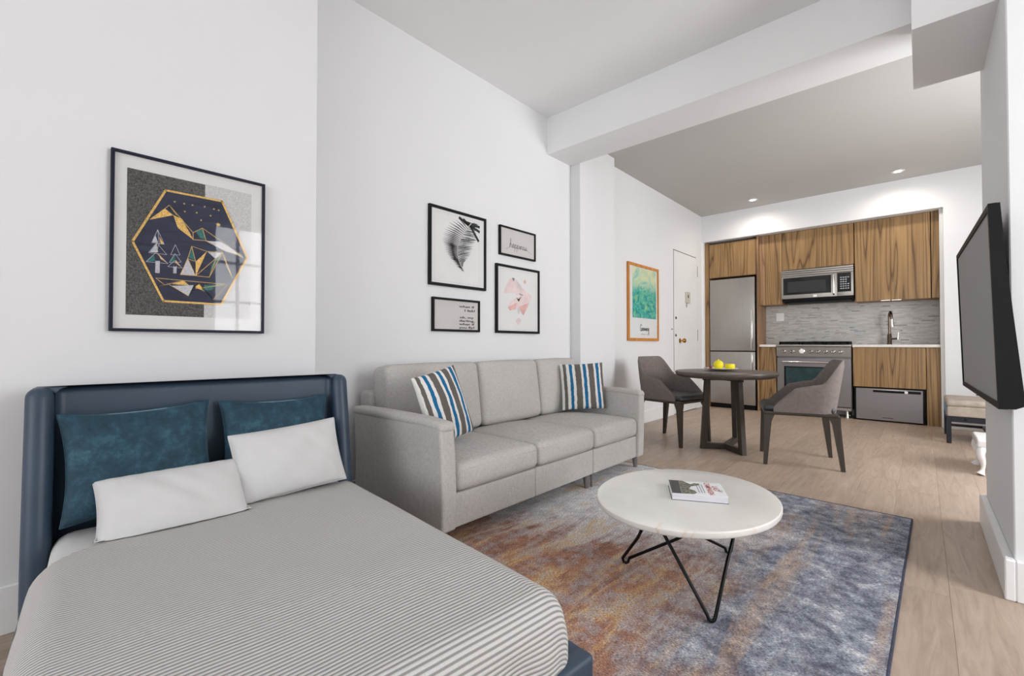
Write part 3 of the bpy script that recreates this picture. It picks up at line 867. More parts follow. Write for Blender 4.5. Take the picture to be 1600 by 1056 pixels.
t = thing('wall_outlet', 'white double outlet plate on marble backsplash left of the range', 'outlet', (-1.505, 7.38, 1.33))
bm = NB(); box(bm, -1.555, -1.455, YSP - 0.006, YSP, 1.27, 1.385, 0.003, 1); pl = obj('plate', bm, 'plastic', t, world=True)
for xx in (-1.528, -1.482):
    bm = NB(); box(bm, xx - 0.015, xx + 0.015, YSP - 0.0085, YSP - 0.005, 1.295, 1.36, 0.002, 1); obj('socket', bm, 'porcelain', t, world=True)

t = thing('faucet', 'tall dark nickel gooseneck faucet with side lever on counter', 'faucet', (-0.295, 7.27, 0.931))
bm = NB(); lathe(bm, [(0.028, 0.0), (0.028, 0.006), (0.023, 0.012), (0.022, 0.12), (0.016, 0.13)], 20); obj('base', bm, 'bronze', t, True)
pts = [(0, 0, 0.12), (0, 0, 0.32)]
for k in range(9):
    a = PI * k / 8; pts.append((0.012 - 0.012 * math.cos(a), -0.045 + 0.045 * math.cos(a), 0.33 + 0.072 * math.sin(a)))
pts.append((0.026, -0.092, 0.30))
bm = NB(); tube(bm, pts, 0.0135, 12); obj('neck', bm, 'bronze', t, True)
bm = NB(); tube(bm, [(0.026, -0.092, 0.31), (0.030, -0.096, 0.215)], [0.0155, 0.018], 14); obj('spray_head', bm, 'chrome', t, True)
bm = NB(); tube(bm, [(0.0, 0, 0.07), (0.075, -0.005, 0.072)], 0.012, 12); lv = obj('lever_arm', bm, 'bronze', t, True)
bm = NB(); tube(bm, [(0.078, -0.005, 0.064), (0.084, -0.008, 0.15)], [0.010, 0.007], 10); obj('lever', bm, 'chrome', t, True)
# ================================================================== rug
bm = NB()
RW, RL = 1.95, 2.75
box(bm, -RW / 2, RW / 2, -RL / 2, RL / 2, 0.0, 0.009, 0.003, 1)
rug = obj('area_rug', bm, 'rug')
ra = math.radians(-1.2)
ca, sa = math.cos(ra), math.sin(ra)
rug.location = (-0.047 - (RW / 2 * ca - RL / 2 * sa), 3.185 - (RW / 2 * sa + RL / 2 * ca), 0.0)
rug.rotation_euler = (0, 0, ra)
tag(rug, 'large abstract rug in slate blue, rust and pale grey under the coffee table', 'rug')
bm = NB()
for q in ((-RW / 2 - 0.004, RW / 2 + 0.004, -RL / 2 - 0.004, -RL / 2 + 0.004), (-RW / 2 - 0.004, RW / 2 + 0.004, RL / 2 - 0.004, RL / 2 + 0.004),
          (-RW / 2 - 0.004, -RW / 2 + 0.004, -RL / 2, RL / 2), (RW / 2 - 0.004, RW / 2 + 0.004, -RL / 2, RL / 2)):
    box(bm, q[0], q[1], q[2], q[3], 0.0, 0.0105, 0.002, 1)
obj('binding', bm, 'rugedge', rug)

# ================================================================== bed
BR = math.radians(-5.0)
BL = (-2.085, 0.512, 0.0)
bed = thing('bed', 'navy leather upholstered bed with winged headboard against the near wall', 'bed', BL, BR)
def bedw(x, y, z):
    c, s = math.cos(BR), math.sin(BR)
    return Vector((BL[0] + x * c - y * s, BL[1] + x * s + y * c, z))
# headboard: a plan outline with two forward wings, lofted upward, wings growing deeper towards the mattress
def hb_outline(d):
    L, R, ti, tw = -0.497, 0.503, 0.072, 0.066
    pts = []
    def arc(cx, cy, r, a0, a1, n=5):
        for i in range(n + 1):
            a = a0 + (a1 - a0) * i / n
            pts.append((cx + r * math.cos(a), cy + r * math.sin(a)))
    r = 0.02; rt = tw / 2
    arc(r, L + r, r, PI, 1.5 * PI, 3)
    arc(d - rt, L + rt, rt, -PI / 2, PI / 2, 8)
    pts.append((ti + 0.03, L + tw)); arc(ti + 0.025, L + tw + 0.025, 0.025, 1.5 * PI, PI, 4)
    arc(ti + 0.025, R - tw - 0.025, 0.025, PI, PI / 2, 4); pts.append((ti + 0.03, R - tw))
    arc(d - rt, R - rt, rt, -PI / 2, PI / 2, 8)
    arc(r, R - r, r, PI / 2, PI, 3)
    return pts
bm = NB(); rings = []
levels = [(0.06, 0.0), (0.15, 0), (0.25, 0), (0.35, 0), (0.45, 0), (0.55, 0), (0.65, 0), (0.72, 0), (0.765, 0.0)]
for k in range(1, 6):
    a = PI / 2 * k / 5; levels.append((0.765 + 0.030 * math.sin(a), 0.028 * (1 - math.cos(a))))
for z, ins in levels:
    f = max(0, min(1, (z - 0.2) / 0.6))
    pts = hb_outline(0.205 - 0.085 * f ** 1.2)
    n = len(pts); out = []
    for i in range(n):
        a, b, c = Vector(pts[i - 1]), Vector(pts[i]), Vector(pts[(i + 1) % n])
        t_ = (c - a).normalized(); nr = Vector((-t_.y, t_.x))
        q = b + nr * ins
        out.append(bm.verts.new((q.x, q.y, z)))
    rings.append(out)
n = len(rings[0])
for A, B in zip(rings, rings[1:]):
    for k in range(n): bm.faces.new((A[k], A[(k + 1) % n], B[(k + 1) % n], B[k]))
bm.faces.new(rings[-1]); bm.faces.new(rings[0][::-1])
bmesh.ops.triangulate(bm, faces=[f for f in bm.faces if len(f.verts) > 4])
obj('headboard', bm, 'navy', bed, True)
for nm, q in (('side_rail', (0.07, 1.445, -0.482, -0.435)), ('side_rail', (0.07, 1.445, 0.485, 0.535)), ('foot_rail', (1.418, 1.470, -0.482, 0.535))):
    bm = NB(); box(bm, *q, 0.045, 0.205, 0.014, 3); obj(nm, bm, 'navy', bed, True)
for (x, y) in ((0.12, -0.44), (0.12, 0.49), (1.40, -0.44), (1.40, 0.49)):
    zb = 0.0107 if y > 0 else 0.0
    bm = NB(); hexa(bm, [(x - 0.015, y - 0.015, zb), (x + 0.015, y - 0.015, zb), (x + 0.015, y + 0.015, zb), (x - 0.015, y + 0.015, zb)],
                    [(x - 0.022, y - 0.022, 0.05), (x + 0.022, y - 0.022, 0.05), (x + 0.022, y + 0.022, 0.05), (x - 0.022, y + 0.022, 0.05)])
    obj('leg', bm, 'black', bed)
bm = NB(); box(bm, 0.09, 1.418, -0.434, 0.484, 0.09, 0.12); obj('slat_base', bm, 'gap', bed)
bm = NB(); soft(bm, (0.755, 0.018, 0.231), (0.665, 0.452, 0.111), 0.055, (0, 0, 0.004), 8); obj('mattress', bm, 'sheet', bed, True, label='mattress in a pale fitted sheet')

# ribbed blanket draped over the mattress
def drape(bm, x0f, x1, yl, yr, top, r, down_foot, down_side, nu=90, nv=90):
    uvl = bm.loops.layers.uv.new('UVMap')
    rg = random.Random(2)
    W = (yr - yl) / 2; yc = (yr + yl) / 2
    wi, Lin = W - r, x1 - r
    tmax = wi + r * PI / 2 + down_side
    smax = Lin + r * PI / 2 + down_foot
    G = []
    for j in range(nv + 1):
        t = -tmax + 2 * tmax * j / nv
        row = []
        s0 = x0f(max(-1, min(1, t / W)))
        for i in range(nu + 1):
            s = s0 + (smax - s0) * i / nu
            ey = max(0, abs(t) - wi) * (1 if t > 0 else -1)
            ex = max(0, s - Lin)
            Ld = math.hypot(ex, ey)
            bx = min(s, Lin); by = max(-wi, min(wi, t))
            if Ld > 1e-9:
                ux, uy = ex / Ld, ey / Ld
                a = min(Ld / r, PI / 2)
                hor = r * math.sin(a); dz = r * (1 - math.cos(a)) + max(0, Ld - r * PI / 2)
                lim = down_foot + r if ux > 0.9 else down_side + r
                fold = 0.0
                if dz > r * 0.8:
                    amp = 0.010 * min(1, (dz - r * 0.8) / 0.06)
                    fold = amp * (math.sin((by * 23 + bx * 21) + 1.3) * 0.6 + math.sin(by * 47 + bx * 39) * 0.35)
                dz = min(dz, max(down_foot, down_side) + r)
                hor += 0.012 * min(1, dz / 0.1) + fold
                x = bx + ux * hor; y = by + uy * hor; z = top - dz
            else:
                x, y, z = bx, by, top
            z += 0.0035 * math.sin(x * 9 + y * 5) * math.sin(y * 8 - x * 3) * (1 if Ld < 1e-9 else 0.3)
            if i == 0: z -= 0.004
            v = bm.verts.new((x, y + yc, z)); row.append((v, s, t))
        G.append(row)
    for j in range(nv):
        for i in range(nu):
            q = (G[j][i], G[j][i + 1], G[j + 1][i + 1], G[j + 1][i])
            f = bm.faces.new([c[0] for c in q])
            for lp, c in zip(f.loops, q): lp[uvl].uv = (c[1], c[2])
bm = NB()
drape(bm, lambda t: 0.235 + 0.030 * max(0, -t) + 0.20 * max(0, -t - 0.15) ** 1.2, 1.432, -0.446, 0.486, 0.352, 0.06, 0.115, 0.075)
bl = obj('blanket', bm, 'blanket', None, True)
bl.location = BL; bl.rotation_euler = (0, 0, BR)
md = bl.modifiers.new('cloth_thickness', 'SOLIDIFY'); md.thickness = 0.006; md.offset = 1
tag(bl, 'light grey finely ribbed blanket spread over the bed', 'blanket')

# pillows
def pillow(name, label, cat, mat, w, h, t, centre, U, V, group=None, pinch=0.07, wr=0.004, seed=0, roll=0.0, swap=False, seam=True, power=0.5, rest=None):
    U = Vector(U).normalized(); V = Vector(V); V = (V - U * V.dot(U)).normalized()
    if roll:
        U, V = U * math.cos(roll) + V * math.sin(roll), V * math.cos(roll) - U * math.sin(roll)
    N = U.cross(V).normalized()
    rg = random.Random(seed)
    ph = [rg.uniform(0, 6) for _ in range(8)]
    bm = NB(); uvl = bm.loops.layers.uv.new('UVMap')
    n = 30
    def pt(i, j, sg):
        s = -1 + 2 * i / n; q = -1 + 2 * j / n
        s = math.sin(s * PI / 2) * 0.6 + s * 0.4; q = math.sin(q * PI / 2) * 0.6 + q * 0.4
        x = w / 2 * s * (1 - pinch * (1 - q * q)); y = h / 2 * q * (1 - pinch * (1 - s * s))
        z = t / 2 * ((1 - s * s) * (1 - q * q)) ** power
        edge = (1 - s * s) * (1 - q * q)
        z += wr * edge * (math.sin(s * 7 + ph[0]) * math.sin(q * 5 + ph[1]) + 0.6 * math.sin(s * 13 + q * 9 + ph[2]))
        z += wr * 1.1 * (abs(q) ** 3) * (1 - q * q) ** 0.5 * math.sin(s * 26 + ph[3])
        return Vector((x, y, sg * z)), (s * 0.5 + 0.5, q * 0.5 + 0.5)
    for sg in (1, -1):
        g = [[None] * (n + 1) for _ in range(n + 1)]
        for i in range(n + 1):
            for j in range(n + 1):
                p, uv = pt(i, j, sg); g[i][j] = (bm.verts.new(p), uv)
        for i in range(n):
            for j in range(n):
                q = [g[i][j], g[i + 1][j], g[i + 1][j + 1], g[i][j + 1]]
                if sg < 0: q = q[::-1]
                f = bm.faces.new([c[0] for c in q])
                for lp, c in zip(f.loops, q): lp[uvl].uv = c[1]
    bmesh.ops.remove_doubles(bm, verts=bm.verts, dist=1e-5)
    R = Matrix((U, V, N)).transposed().to_4x4()
    rot = R
    bm.transform(rot)
    if rest is not None:            # squashed flat where it rests on the bed
        for v in bm.verts: v.co.z = max(v.co.z, rest - centre[2])
    o = obj(name, bm, mat, None, True)
    o.location = centre
    tag(o, label, cat, group)
    if seam:
        b2 = NB(); pts = []
        m = 26
        for k in range(4 * m):
            side, a = divmod(k, m); a = -1 + 2 * a / m
            s, q = [(a, -1), (1, a), (-a, 1), (-1, -a)][side]
            pts.append(rot @ Vector((w / 2 * s * (1 - pinch * (1 - q * q)), h / 2 * q * (1 - pinch * (1 - s * s)), 0)))
        if rest is not None:
            for q_ in pts: q_.z = max(q_.z, rest + 0.002 - centre[2])
        pts.append(pts[0]); tube(b2, pts, 0.0022, 5, False)
        obj('piping', b2, mat, o, True)
    return o
by_ = Vector((-math.sin(BR), math.cos(BR), 0)); bx_ = Vector((math.cos(BR), math.sin(BR), 0)); zz_ = Vector((0, 0, 1))
def lean(a): return zz_ * math.cos(a) - bx_ * math.sin(a)
G = 'pillows on the bed'
pillow('pillow', 'large teal velvet pillow at left against the navy headboard', 'pillow', 'velvet', 0.40, 0.345, 0.11, (-1.945, 0.280, 0.550), by_ + zz_ * 0.02, lean(0.24), G, seed=1, roll=0.02, pinch=0.09, rest=0.347)
pillow('pillow', 'teal velvet pillow mostly hidden behind the upright white pillow', 'pillow', 'velvet', 0.40, 0.345, 0.11, (-1.925, 0.705, 0.545), by_, lean(0.22), G, seed=2, roll=-0.01, pinch=0.09, rest=0.347)
pillow('pillow', 'white cotton pillow slumped low in front of the left teal pillow', 'pillow', 'sheet', 0.40, 0.235, 0.13, (-1.818, 0.350, 0.416), by_, lean(0.72), G, seed=3, roll=0.02, power=0.36, pinch=0.05, rest=0.362)
pillow('pillow', 'white cotton pillow propped upright in front of the right teal pillow', 'pillow', 'sheet', 0.392, 0.26, 0.12, (-1.828, 0.716, 0.484), by_, lean(0.36), G, seed=4, roll=0.07, power=0.42, pinch=0.04, rest=0.362)

# ================================================================== sofa
sofa = thing('sofa', 'pale grey linen three-seat sofa under the gallery frames', 'sofa', (-1.95, 2.22, 0))
def part(name, c, half, r, bulge=(0, 0, 0), n=6, lean_y=0.0, mat='sofa'):
    bm = NB(); soft(bm, (0, 0, 0), half, r, bulge, n)
    if lean_y: bm.transform(Matrix.Rotation(lean_y, 4, 'Y'))
    bm.transform(Matrix.Translation(c))
    return obj(name, bm, mat, sofa, True, world=True)
def part2(name, x0, x1, y0, y1, z0, z1, r, bulge=(0, 0, 0), n=6):
    return part(name, ((x0 + x1) / 2, (y0 + y1) / 2, (z0 + z1) / 2), ((x1 - x0) / 2, (y1 - y0) / 2, (z1 - z0) / 2), r, bulge, n)
part2('base', -2.36, -1.572, 1.33, 1.915, 0.095, 0.252, 0.010)
part2('base', -2.36, -1.572, 1.916, 2.500, 0.095, 0.252, 0.010)
part2('base', -2.36, -1.572, 2.505, 3.09, 0.095, 0.252, 0.010)
part2('back_frame', -2.415, -2.28, 1.325, 3.165, 0.095, 0.665, 0.025)
def arm(y0, y1, flare):
    bm = NB(); soft(bm, (0, 0, 0), (0.385, (y1 - y0) / 2, 0.243), 0.016, (0, 0, 0.0), 6)
    for v in bm.verts:
        f = max(0, (v.co.z + 0.243) / 0.486)
        v.co.x += 0.006 * math.sin(f * PI)
        v.co.y += flare * (f ** 2) * 0.018 * (0.4 + 0.6 * (v.co.x + 0.385) / 0.77)
    bm.transform(Matrix.Translation((-1.94, (y0 + y1) / 2, 0.337)))
    a = obj('arm', bm, 'sofa', sofa, True, world=True)
    bm = NB(); soft(bm, (0, 0, 0), (0.387, (y1 - y0) / 2 + 0.003, 0.020), 0.019, (0.002, 0, 0.006), 6)
    for v in bm.verts:
        v.co.z -= 0.016 * max(0, (v.co.x - 0.30) / 0.1) ** 2
        v.co.z += 0.003 * math.sin(v.co.x * 60) * max(0, (v.co.x - 0.28) / 0.1)
    bm.transform(Matrix.Translation((-1.938, (y0 + y1) / 2 + flare * 0.014, 0.572)))
    cap = obj('arm_cap', bm, 'sofa', a, True, world=True)
arm(1.250, 1.336, -1)
arm(3.088, 3.176, 1)
for (y0, y1) in ((1.338, 1.928), (1.930, 2.500), (2.503, 3.086)):
    c = part2('seat_cushion', -2.20, -1.556, y0, y1, 0.254, 0.385, 0.038, (0.012, 0.0, 0.028), 8)
    bm = NB(); zz = 0.372
    pts = [(-1.5535 - 0.004 * 0, y0 + 0.03 + (y1 - y0 - 0.06) * k / 14, zz - 0.016 + 0.006 * math.sin(PI * k / 14)) for k in range(15)]
    tube(bm, pts, 0.0022, 5); obj('piping', bm, 'sofa', c, True, world=True)
for (y0, y1) in ((1.345, 2.038), (2.040, 2.652), (2.654, 3.165)):
    bm = NB(); soft(bm, (0, 0, 0), (0.085, (y1 - y0) / 2, 0.212), 0.042, (0.032, 0, 0.008), 8)
    bm.transform(Matrix.Translation((-2.215, (y0 + y1) / 2, 0.600)) @ Matrix.Rotation(-0.13, 4, 'Y'))
    obj('back_cushion', bm, 'sofa', sofa, True, world=True)
for (x, y) in ((-1.60, 2.462), (-1.605, 3.135), (-1.60, 1.292), (-2.36, 1.292), (-2.36, 3.135)):
    bm = NB(); tube(bm, [(x, y, 0.0107 if x > -2.0 else 0.0), (x - 0.004, y, 0.098)], [0.013, 0.024], 12); obj('leg', bm, 'steeldark', sofa, True, world=True)
bm = NB(); box(bm, -1.596, -1.584, 2.498, 2.510, 0.0107, 0.098, 0.002, 1); obj('centre_support', bm, 'steeldark', sofa, world=True)

G = 'striped pillows on the sofa'
pillow('throw_pillow', 'blue, grey and white striped pillow tilted against the near sofa arm', 'pillow', 'stripe', 0.275, 0.375, 0.11, (-1.865, 1.508, 0.610), (0.10, 1, 0), (-0.22, 0, 1), G, seed=7, roll=0.23, pinch=0.03, seam=False)
pillow('throw_pillow', 'blue, grey and white striped pillow upright against the far sofa arm', 'pillow', 'stripe', 0.335, 0.36, 0.11, (-1.955, 2.955, 0.607), (0.766, 0.643, 0), (-0.16, 0.19, 1), G, seed=8, roll=0.05, pinch=0.03, seam=False)

# ================================================================== coffee table and book
CT = (-0.706, 1.806, 0.0)
ct = thing('coffee_table', 'round white marble coffee table on black wire hairpin legs', 'table', CT)
va = math.atan2(CT[1], CT[0])
bm = NB(); R = 0.332
lathe(bm, [(R - 0.020, 0.302), (R - 0.004, 0.306), (R, 0.312), (R, 0.326), (R - 0.004, 0.330)], 72, (0, 0, 0), 1.0, 1.19); obj('tabletop', bm, 'marble', ct, True)
bm = NB(); lathe(bm, [(0.20, 0.296), (0.20, 0.3025)], 36); obj('mounting_plate', bm, 'black', ct, True)
feet = [(-0.522, 1.55), (-0.925, 1.721), (-0.637, 2.107)]
loc = [(fx - CT[0], fy - CT[1]) for fx, fy in feet]
ang = [math.atan2(y, x) for x, y in loc]
def attach(i, j):
    v = Vector((math.cos(ang[i]) + math.cos(ang[j]), math.sin(ang[i]) + math.sin(ang[j]))).normalized() * 0.19
    return Vector((v.x, v.y, 0.30))
for i in range(3):
    f = Vector((loc[i][0], loc[i][1], 0.016))
    a, b = attach(i, (i + 1) % 3), attach(i, (i + 2) % 3)
    cross = Vector((-math.cos(ang[i]) * 0.13, -math.sin(ang[i]) * 0.13, 0.30))
    if i == 1: a = cross + Vector((0.05, -0.05, 0))
    if i == 2: b = cross + Vector((-0.05, -0.02, 0))
    perp = (a - b).normalized()
    pts = [a + perp * 0.006, a.lerp(f, 0.5) + perp * 0.004, f + perp * 0.014 + Vector((0, 0, 0.020)), f + perp * 0.009 + Vector((0, 0, 0.004)), f, f - perp * 0.009 + Vector((0, 0, 0.004)), f - perp * 0.014 + Vector((0, 0, 0.020)), b.lerp(f, 0.5) - perp * 0.004, b - perp * 0.006]
    bm = NB(); tube(bm, pts, 0.0062, 10); obj('leg', bm, 'black', ct, True)

bk = thing('book', 'white paperback book with red title lying on the marble table', 'book', (-0.672, 1.832, 0.330), math.radians(27.6))
bw, bh, bt = 0.203, 0.176, 0.026
bm = NB(); box(bm, -bw / 2 + 0.002, bw / 2 - 0.002, -bh / 2 + 0.001, bh / 2 - 0.002, 0.0015, bt - 0.0015); obj('pages', bm, 'bookpages', bk)
bm = NB(); box(bm, -bw / 2, bw / 2, -bh / 2, bh / 2, bt - 0.0012, bt); cv = obj('front_cover', bm, 'paper', bk)
bm = NB(); box(bm, -bw / 2, bw / 2, -bh / 2, bh / 2, 0, 0.0012); obj('back_cover', bm, 'ink', bk)
bm = NB(); box(bm, -bw / 2, bw / 2, bh / 2 - 0.0012, bh / 2 + 0.0002, 0.0, bt); obj('spine', bm, 'paper', bk)
def up_face(bm, pts, z):
    bm.faces.new([bm.verts.new((p[0], p[1], z)) for p in pts])
bm = NB(); up_face(bm, [(-0.0995, -0.086), (-0.064, -0.086), (-0.062, 0.086), (-0.0995, 0.086)], bt + 0.0003); obj('cover_photo', bm, pm('dark_photo', (38, 38, 38), 0.4, var=0.6, nscale=120), cv)
bm = NB(); up_face(bm, [(-0.063, -0.086), (-0.018, -0.080), (-0.006, -0.062), (-0.012, -0.035), (-0.030, -0.02), (-0.020, 0.015), (0.004, 0.03), (0.018, 0.045), (0.016, 0.062), (0.0, 0.064), (-0.018, 0.045), (-0.03, 0.06), (-0.045, 0.086), (-0.062, 0.086)], bt + 0.0003)
obj('cover_figure', bm, 'bookphoto', cv)
def cover_text(body, size, x, y, mat, bold=0.0):
    b = text_bm(body, size, bold)
    # reading direction runs from the far edge towards the near edge; letter tops point to the right
    b.transform(Matrix.Translation((x, y, bt + 0.0005)) @ Matrix.Rotation(-PI / 2, 4, 'Z'))
    return obj('lettering', b, mat, cv)
cover_text('THE', 0.016, 0.082, -0.005, 'inkgrey')
cover_text('LAST', 0.030, 0.062, 0.038, 'redink', 0.0004)
cover_text('CAMPAIGN', 0.030, 0.036, 0.078, 'redink', 0.0004)
for k in range(3):
    b = NB(); up_face(b, [(0.022 - k * 0.010, -0.060), (0.0245 - k * 0.010, -0.060), (0.0245 - k * 0.010, 0.05 + 0.005 * k), (0.022 - k * 0.010, 0.05 + 0.005 * k)], bt + 0.0004)
    obj('subtitle_line', b, 'inkgrey', cv)

# ================================================================== dining set
DT = (-1.302, 4.25, 0.0)
dt = thing('dining_table', 'round dark oak dining table with three-legged frame base', 'table', DT)
bm = NB(); lathe(bm, [(0.375, 0.642), (0.40, 0.650), (0.416, 0.666), (0.420, 0.680), (0.418, 0.690), (0.412, 0.693)], 64); obj('tabletop', bm, 'tabletop', dt, True)
dfeet = [(-1.476, 4.133), (-1.106, 4.094), (-1.324, 4.633)]
hubc = Vector((0.0, 0.0))
for fx, fy in dfeet:
    p = Vector((fx - DT[0], fy - DT[1])); r = p.length; d = p.normalized(); nn = Vector((-d.y, d.x))
    bm = NB()
    def quad(rr, wr_, wt, z): return [(d.x * (rr + a * wr_) + nn.x * b * wt, d.y * (rr + a * wr_) + nn.y * b * wt, z) for a, b in ((-1, -1), (1, -1), (1, 1), (-1, 1))]
    hexa(bm, quad(r - 0.022, 0.026, 0.020, 0.0), quad(r * 0.82 - 0.02, 0.022, 0.020, 0.645)); obj('leg', bm, 'darkwood', dt)
    bm = NB()
    hexa(bm, quad(0.5 * (r - 0.03), 0.5 * (r - 0.03), 0.020, 0.0), quad(0.5 * (r - 0.03), 0.5 * (r - 0.03), 0.020, 0.05)); obj('base_arm', bm, 'darkwood', dt)
    bm = NB()
    hexa(bm, quad(0.45 * r, 0.45 * r, 0.018, 0.612), quad(0.45 * r, 0.45 * r, 0.018, 0.643)); obj('top_brace', bm, 'darkwood', dt)

def chair_shell():
    bm = NB()
    hw, xb, xf = 0.235, -0.225, 0.178
    rc = 0.11
    path = []
    N1, N2, N3 = 16, 10, 16
    for i in range(N1): path.append((xf + (xb + rc - xf) * i / N1, -hw))
    for i in range(N2): a = -PI / 2 - PI / 2 * i / N2; path.append((xb + rc + rc * math.cos(a), -hw + rc + rc * math.sin(a)))
    for i in range(N3 + 1): path.append((xb, -hw + rc + (2 * hw - 2 * rc) * i / N3))
    for i in range(1, N2 + 1): a = PI - PI / 2 * i / N2; path.append((xb + rc + rc * math.cos(a), hw - rc + rc * math.sin(a)))
    for i in range(1, N1 + 1): path.append((xb + rc + (xf - xb - rc) * i / N1, hw))
    def sm(a, b, v):
        v = max(0, min(1, (v - a) / (b - a))); return v * v * (3 - 2 * v)
    def top(x, y):
        if x > 0.03: return 0.452 + (0.598 - 0.452) * min(1, max(0, (xf - x) / (xf - 0.03))) ** 0.9
        z = 0.598 + 0.03 * min(1, (0.03 - x) / 0.12)
        k = sm(0.02, -0.20, x) if False else sm(0.0, 1.0, (-0.105 - x) / 0.115)
        return z + (0.812 - 0.628) * k
    z0 = 0.412; nz = 10
    cols = []
    for (x, y) in path:
        zt = top(x, y); colv = []
        for j in range(nz + 1):
            z = z0 + (zt - z0) * j / nz
            h = z - z0
            bk_ = sm(0.05, -0.2, x)
            px = x - 0.16 * h * bk_
            py = y * (1 + 0.10 * h * (1 - bk_) - 0.25 * max(0, h - 0.2) * bk_)
            colv.append(Vector((px, py, z)))
        cols.append(colv)
    th = 0.013
    inn, out = [], []
    n = len(cols)
    for i in range(n):
        a, b = cols[max(0, i - 1)][3], cols[min(n - 1, i + 1)][3]
        t_ = (b - a); t_.z = 0; t_.normalize(); nr = Vector((t_.y, -t_.x, 0))
        edge = [1.0] * nz + [0.35]
        out.append([bm.verts.new(p + nr * th * e) for p, e in zip(cols[i], edge)])
        inn.append([bm.verts.new(p - nr * th * e) for p, e in zip(cols[i], edge)])
    for S in (out, inn):
        for i in range(n - 1):
            for j in range(nz):
                bm.faces.new((S[i][j], S[i + 1][j], S[i + 1][j + 1], S[i][j + 1]))
    for i in range(n - 1):
        bm.faces.new((out[i][nz], out[i + 1][nz], inn[i + 1][nz], inn[i][nz]))
        bm.faces.new((out[i][0], inn[i][0], inn[i + 1][0], out[i + 1][0]))
    for i in (0, n - 1):
        for j in range(nz): bm.faces.new((out[i][j], out[i][j + 1], inn[i][j + 1], inn[i][j]))
    return bm
def make_chair(label, loc_, rz):
    t = thing('dining_chair', label, 'chair', loc_, rz, 'dining chairs')
    obj('backrest_shell', chair_shell(), 'chairfab', t, True)
    bm = NB(); soft(bm, (0.010, 0, 0.438), (0.232, 0.222, 0.024), 0.022, (0.02, 0, 0.010), 6); obj('seat', bm, 'chairseat', t, True)
    bm = NB(); soft(bm, (0.0, 0, 0.402), (0.242, 0.242, 0.014), 0.010, (0, 0, 0), 4); obj('seat_frame', bm, 'darkwood', t, True)
    for sx in (1, -1):
        for sy in (1, -1):
            bm = NB()
            tx, ty = (0.212 if sx > 0 else -0.222), 0.214 * sy
            fx, fy = (0.236 if sx > 0 else -0.262), 0.232 * sy
            fx *= 1.0
            def sq(cx, cy, hx, hy, z): return [(cx - hx, cy - hy, z), (cx + hx, cy - hy, z), (cx + hx, cy + hy, z), (cx - hx, cy + hy, z)]
            txs = tx if sx > 0 else -0.222
            hexa(bm, sq(fx, fy, 0.013, 0.012, 0.0), sq(txs + (fx - txs) * 0.12, ty + (fy - ty) * 0.12, 0.024, 0.020, 0.335))
            hexa(bm, sq(txs + (fx - txs) * 0.12, ty + (fy - ty) * 0.12, 0.024, 0.020, 0.335), sq(txs - 0.008 * sx, ty - 0.004 * sy, 0.036, 0.026, 0.396))
            bmesh.ops.remove_doubles(bm, verts=bm.verts, dist=1e-5)
            obj('leg', bm, 'darkwood', t)
    return t
make_chair('taupe felt armchair behind the far sofa arm, on the left of the round table', (-1.795, 4.29, 0), math.radians(-11.5))
make_chair('taupe felt armchair in front of the oven, facing the round table', (-0.750, 4.215, 0), math.radians(196.5))

pl = thing('plate', 'shallow white plate of lemon on the dark dining table', 'plate', (-1.35, 4.29, 0.693))
bm = NB(); lathe(bm, [(0.05, 0.0), (0.055, 0.004), (0.09, 0.010), (0.145, 0.022), (0.147, 0.025), (0.14, 0.024), (0.09, 0.014), (0.05, 0.010), (0.004, 0.009)], 40); obj('dish', bm, 'porcelain', pl, True)
bm = NB(); lathe(bm, [(0.052, -0.0), (0.056, 0.006), (0.050, 0.008)], 32); obj('foot_ring', bm, 'darkwood', pl, True)
t = thing('lemon', 'whole bright yellow lemon on the white plate', 'fruit', (-1.365, 4.275, 0.703))
bm = NB()
lathe(bm, [(0.006, 0.0)] + [(0.043 * math.sin(PI * k / 12), 0.043 - 0.043 * math.cos(PI * k / 12)) for k in range(1, 12)] + [(0.006, 0.087)], 24); obj('rind', bm, 'lemon', t, True)
bm = NB(); lathe(bm, [(0.005, 0.0), (0.007, 0.006), (0.002, 0.010)], 10, (0.0, 0.0, 0.086)); obj('tip', bm, 'lemon', t, True)
t = thing('lemon_half', 'cut yellow lemon half lying on the plate beside the whole lemon', 'fruit', (-1.285, 4.335, 0.712))
bm = NB(); lathe(bm, [(0.036, 0.0), (0.041, 0.012), (0.041, 0.038), (0.039, 0.042)], 24); obj('rind', bm, 'lemon', t, True)
bm = NB(); lathe(bm, [(0.037, 0.0415), (0.036, 0.0435), (0.005, 0.0435)], 24); obj('flesh', bm, 'lemonflesh', t, True)
t = thing('berry', 'small dark red berry at the left of the white plate', 'fruit', (-1.415, 4.22, 0.709))
bm = NB(); lathe(bm, [(0.003, 0.0)] + [(0.014 * math.sin(PI * k / 8), 0.013 - 0.013 * math.cos(PI * k / 8)) for k in range(1, 8)] + [(0.003, 0.026)], 14); obj('skin', bm, 'berry', t, True)
bm = NB(); tube(bm, [(0, 0, 0.024), (0.004, 0.002, 0.034)], 0.0015, 6); obj('stalk', bm, 'darkwood', t, True)

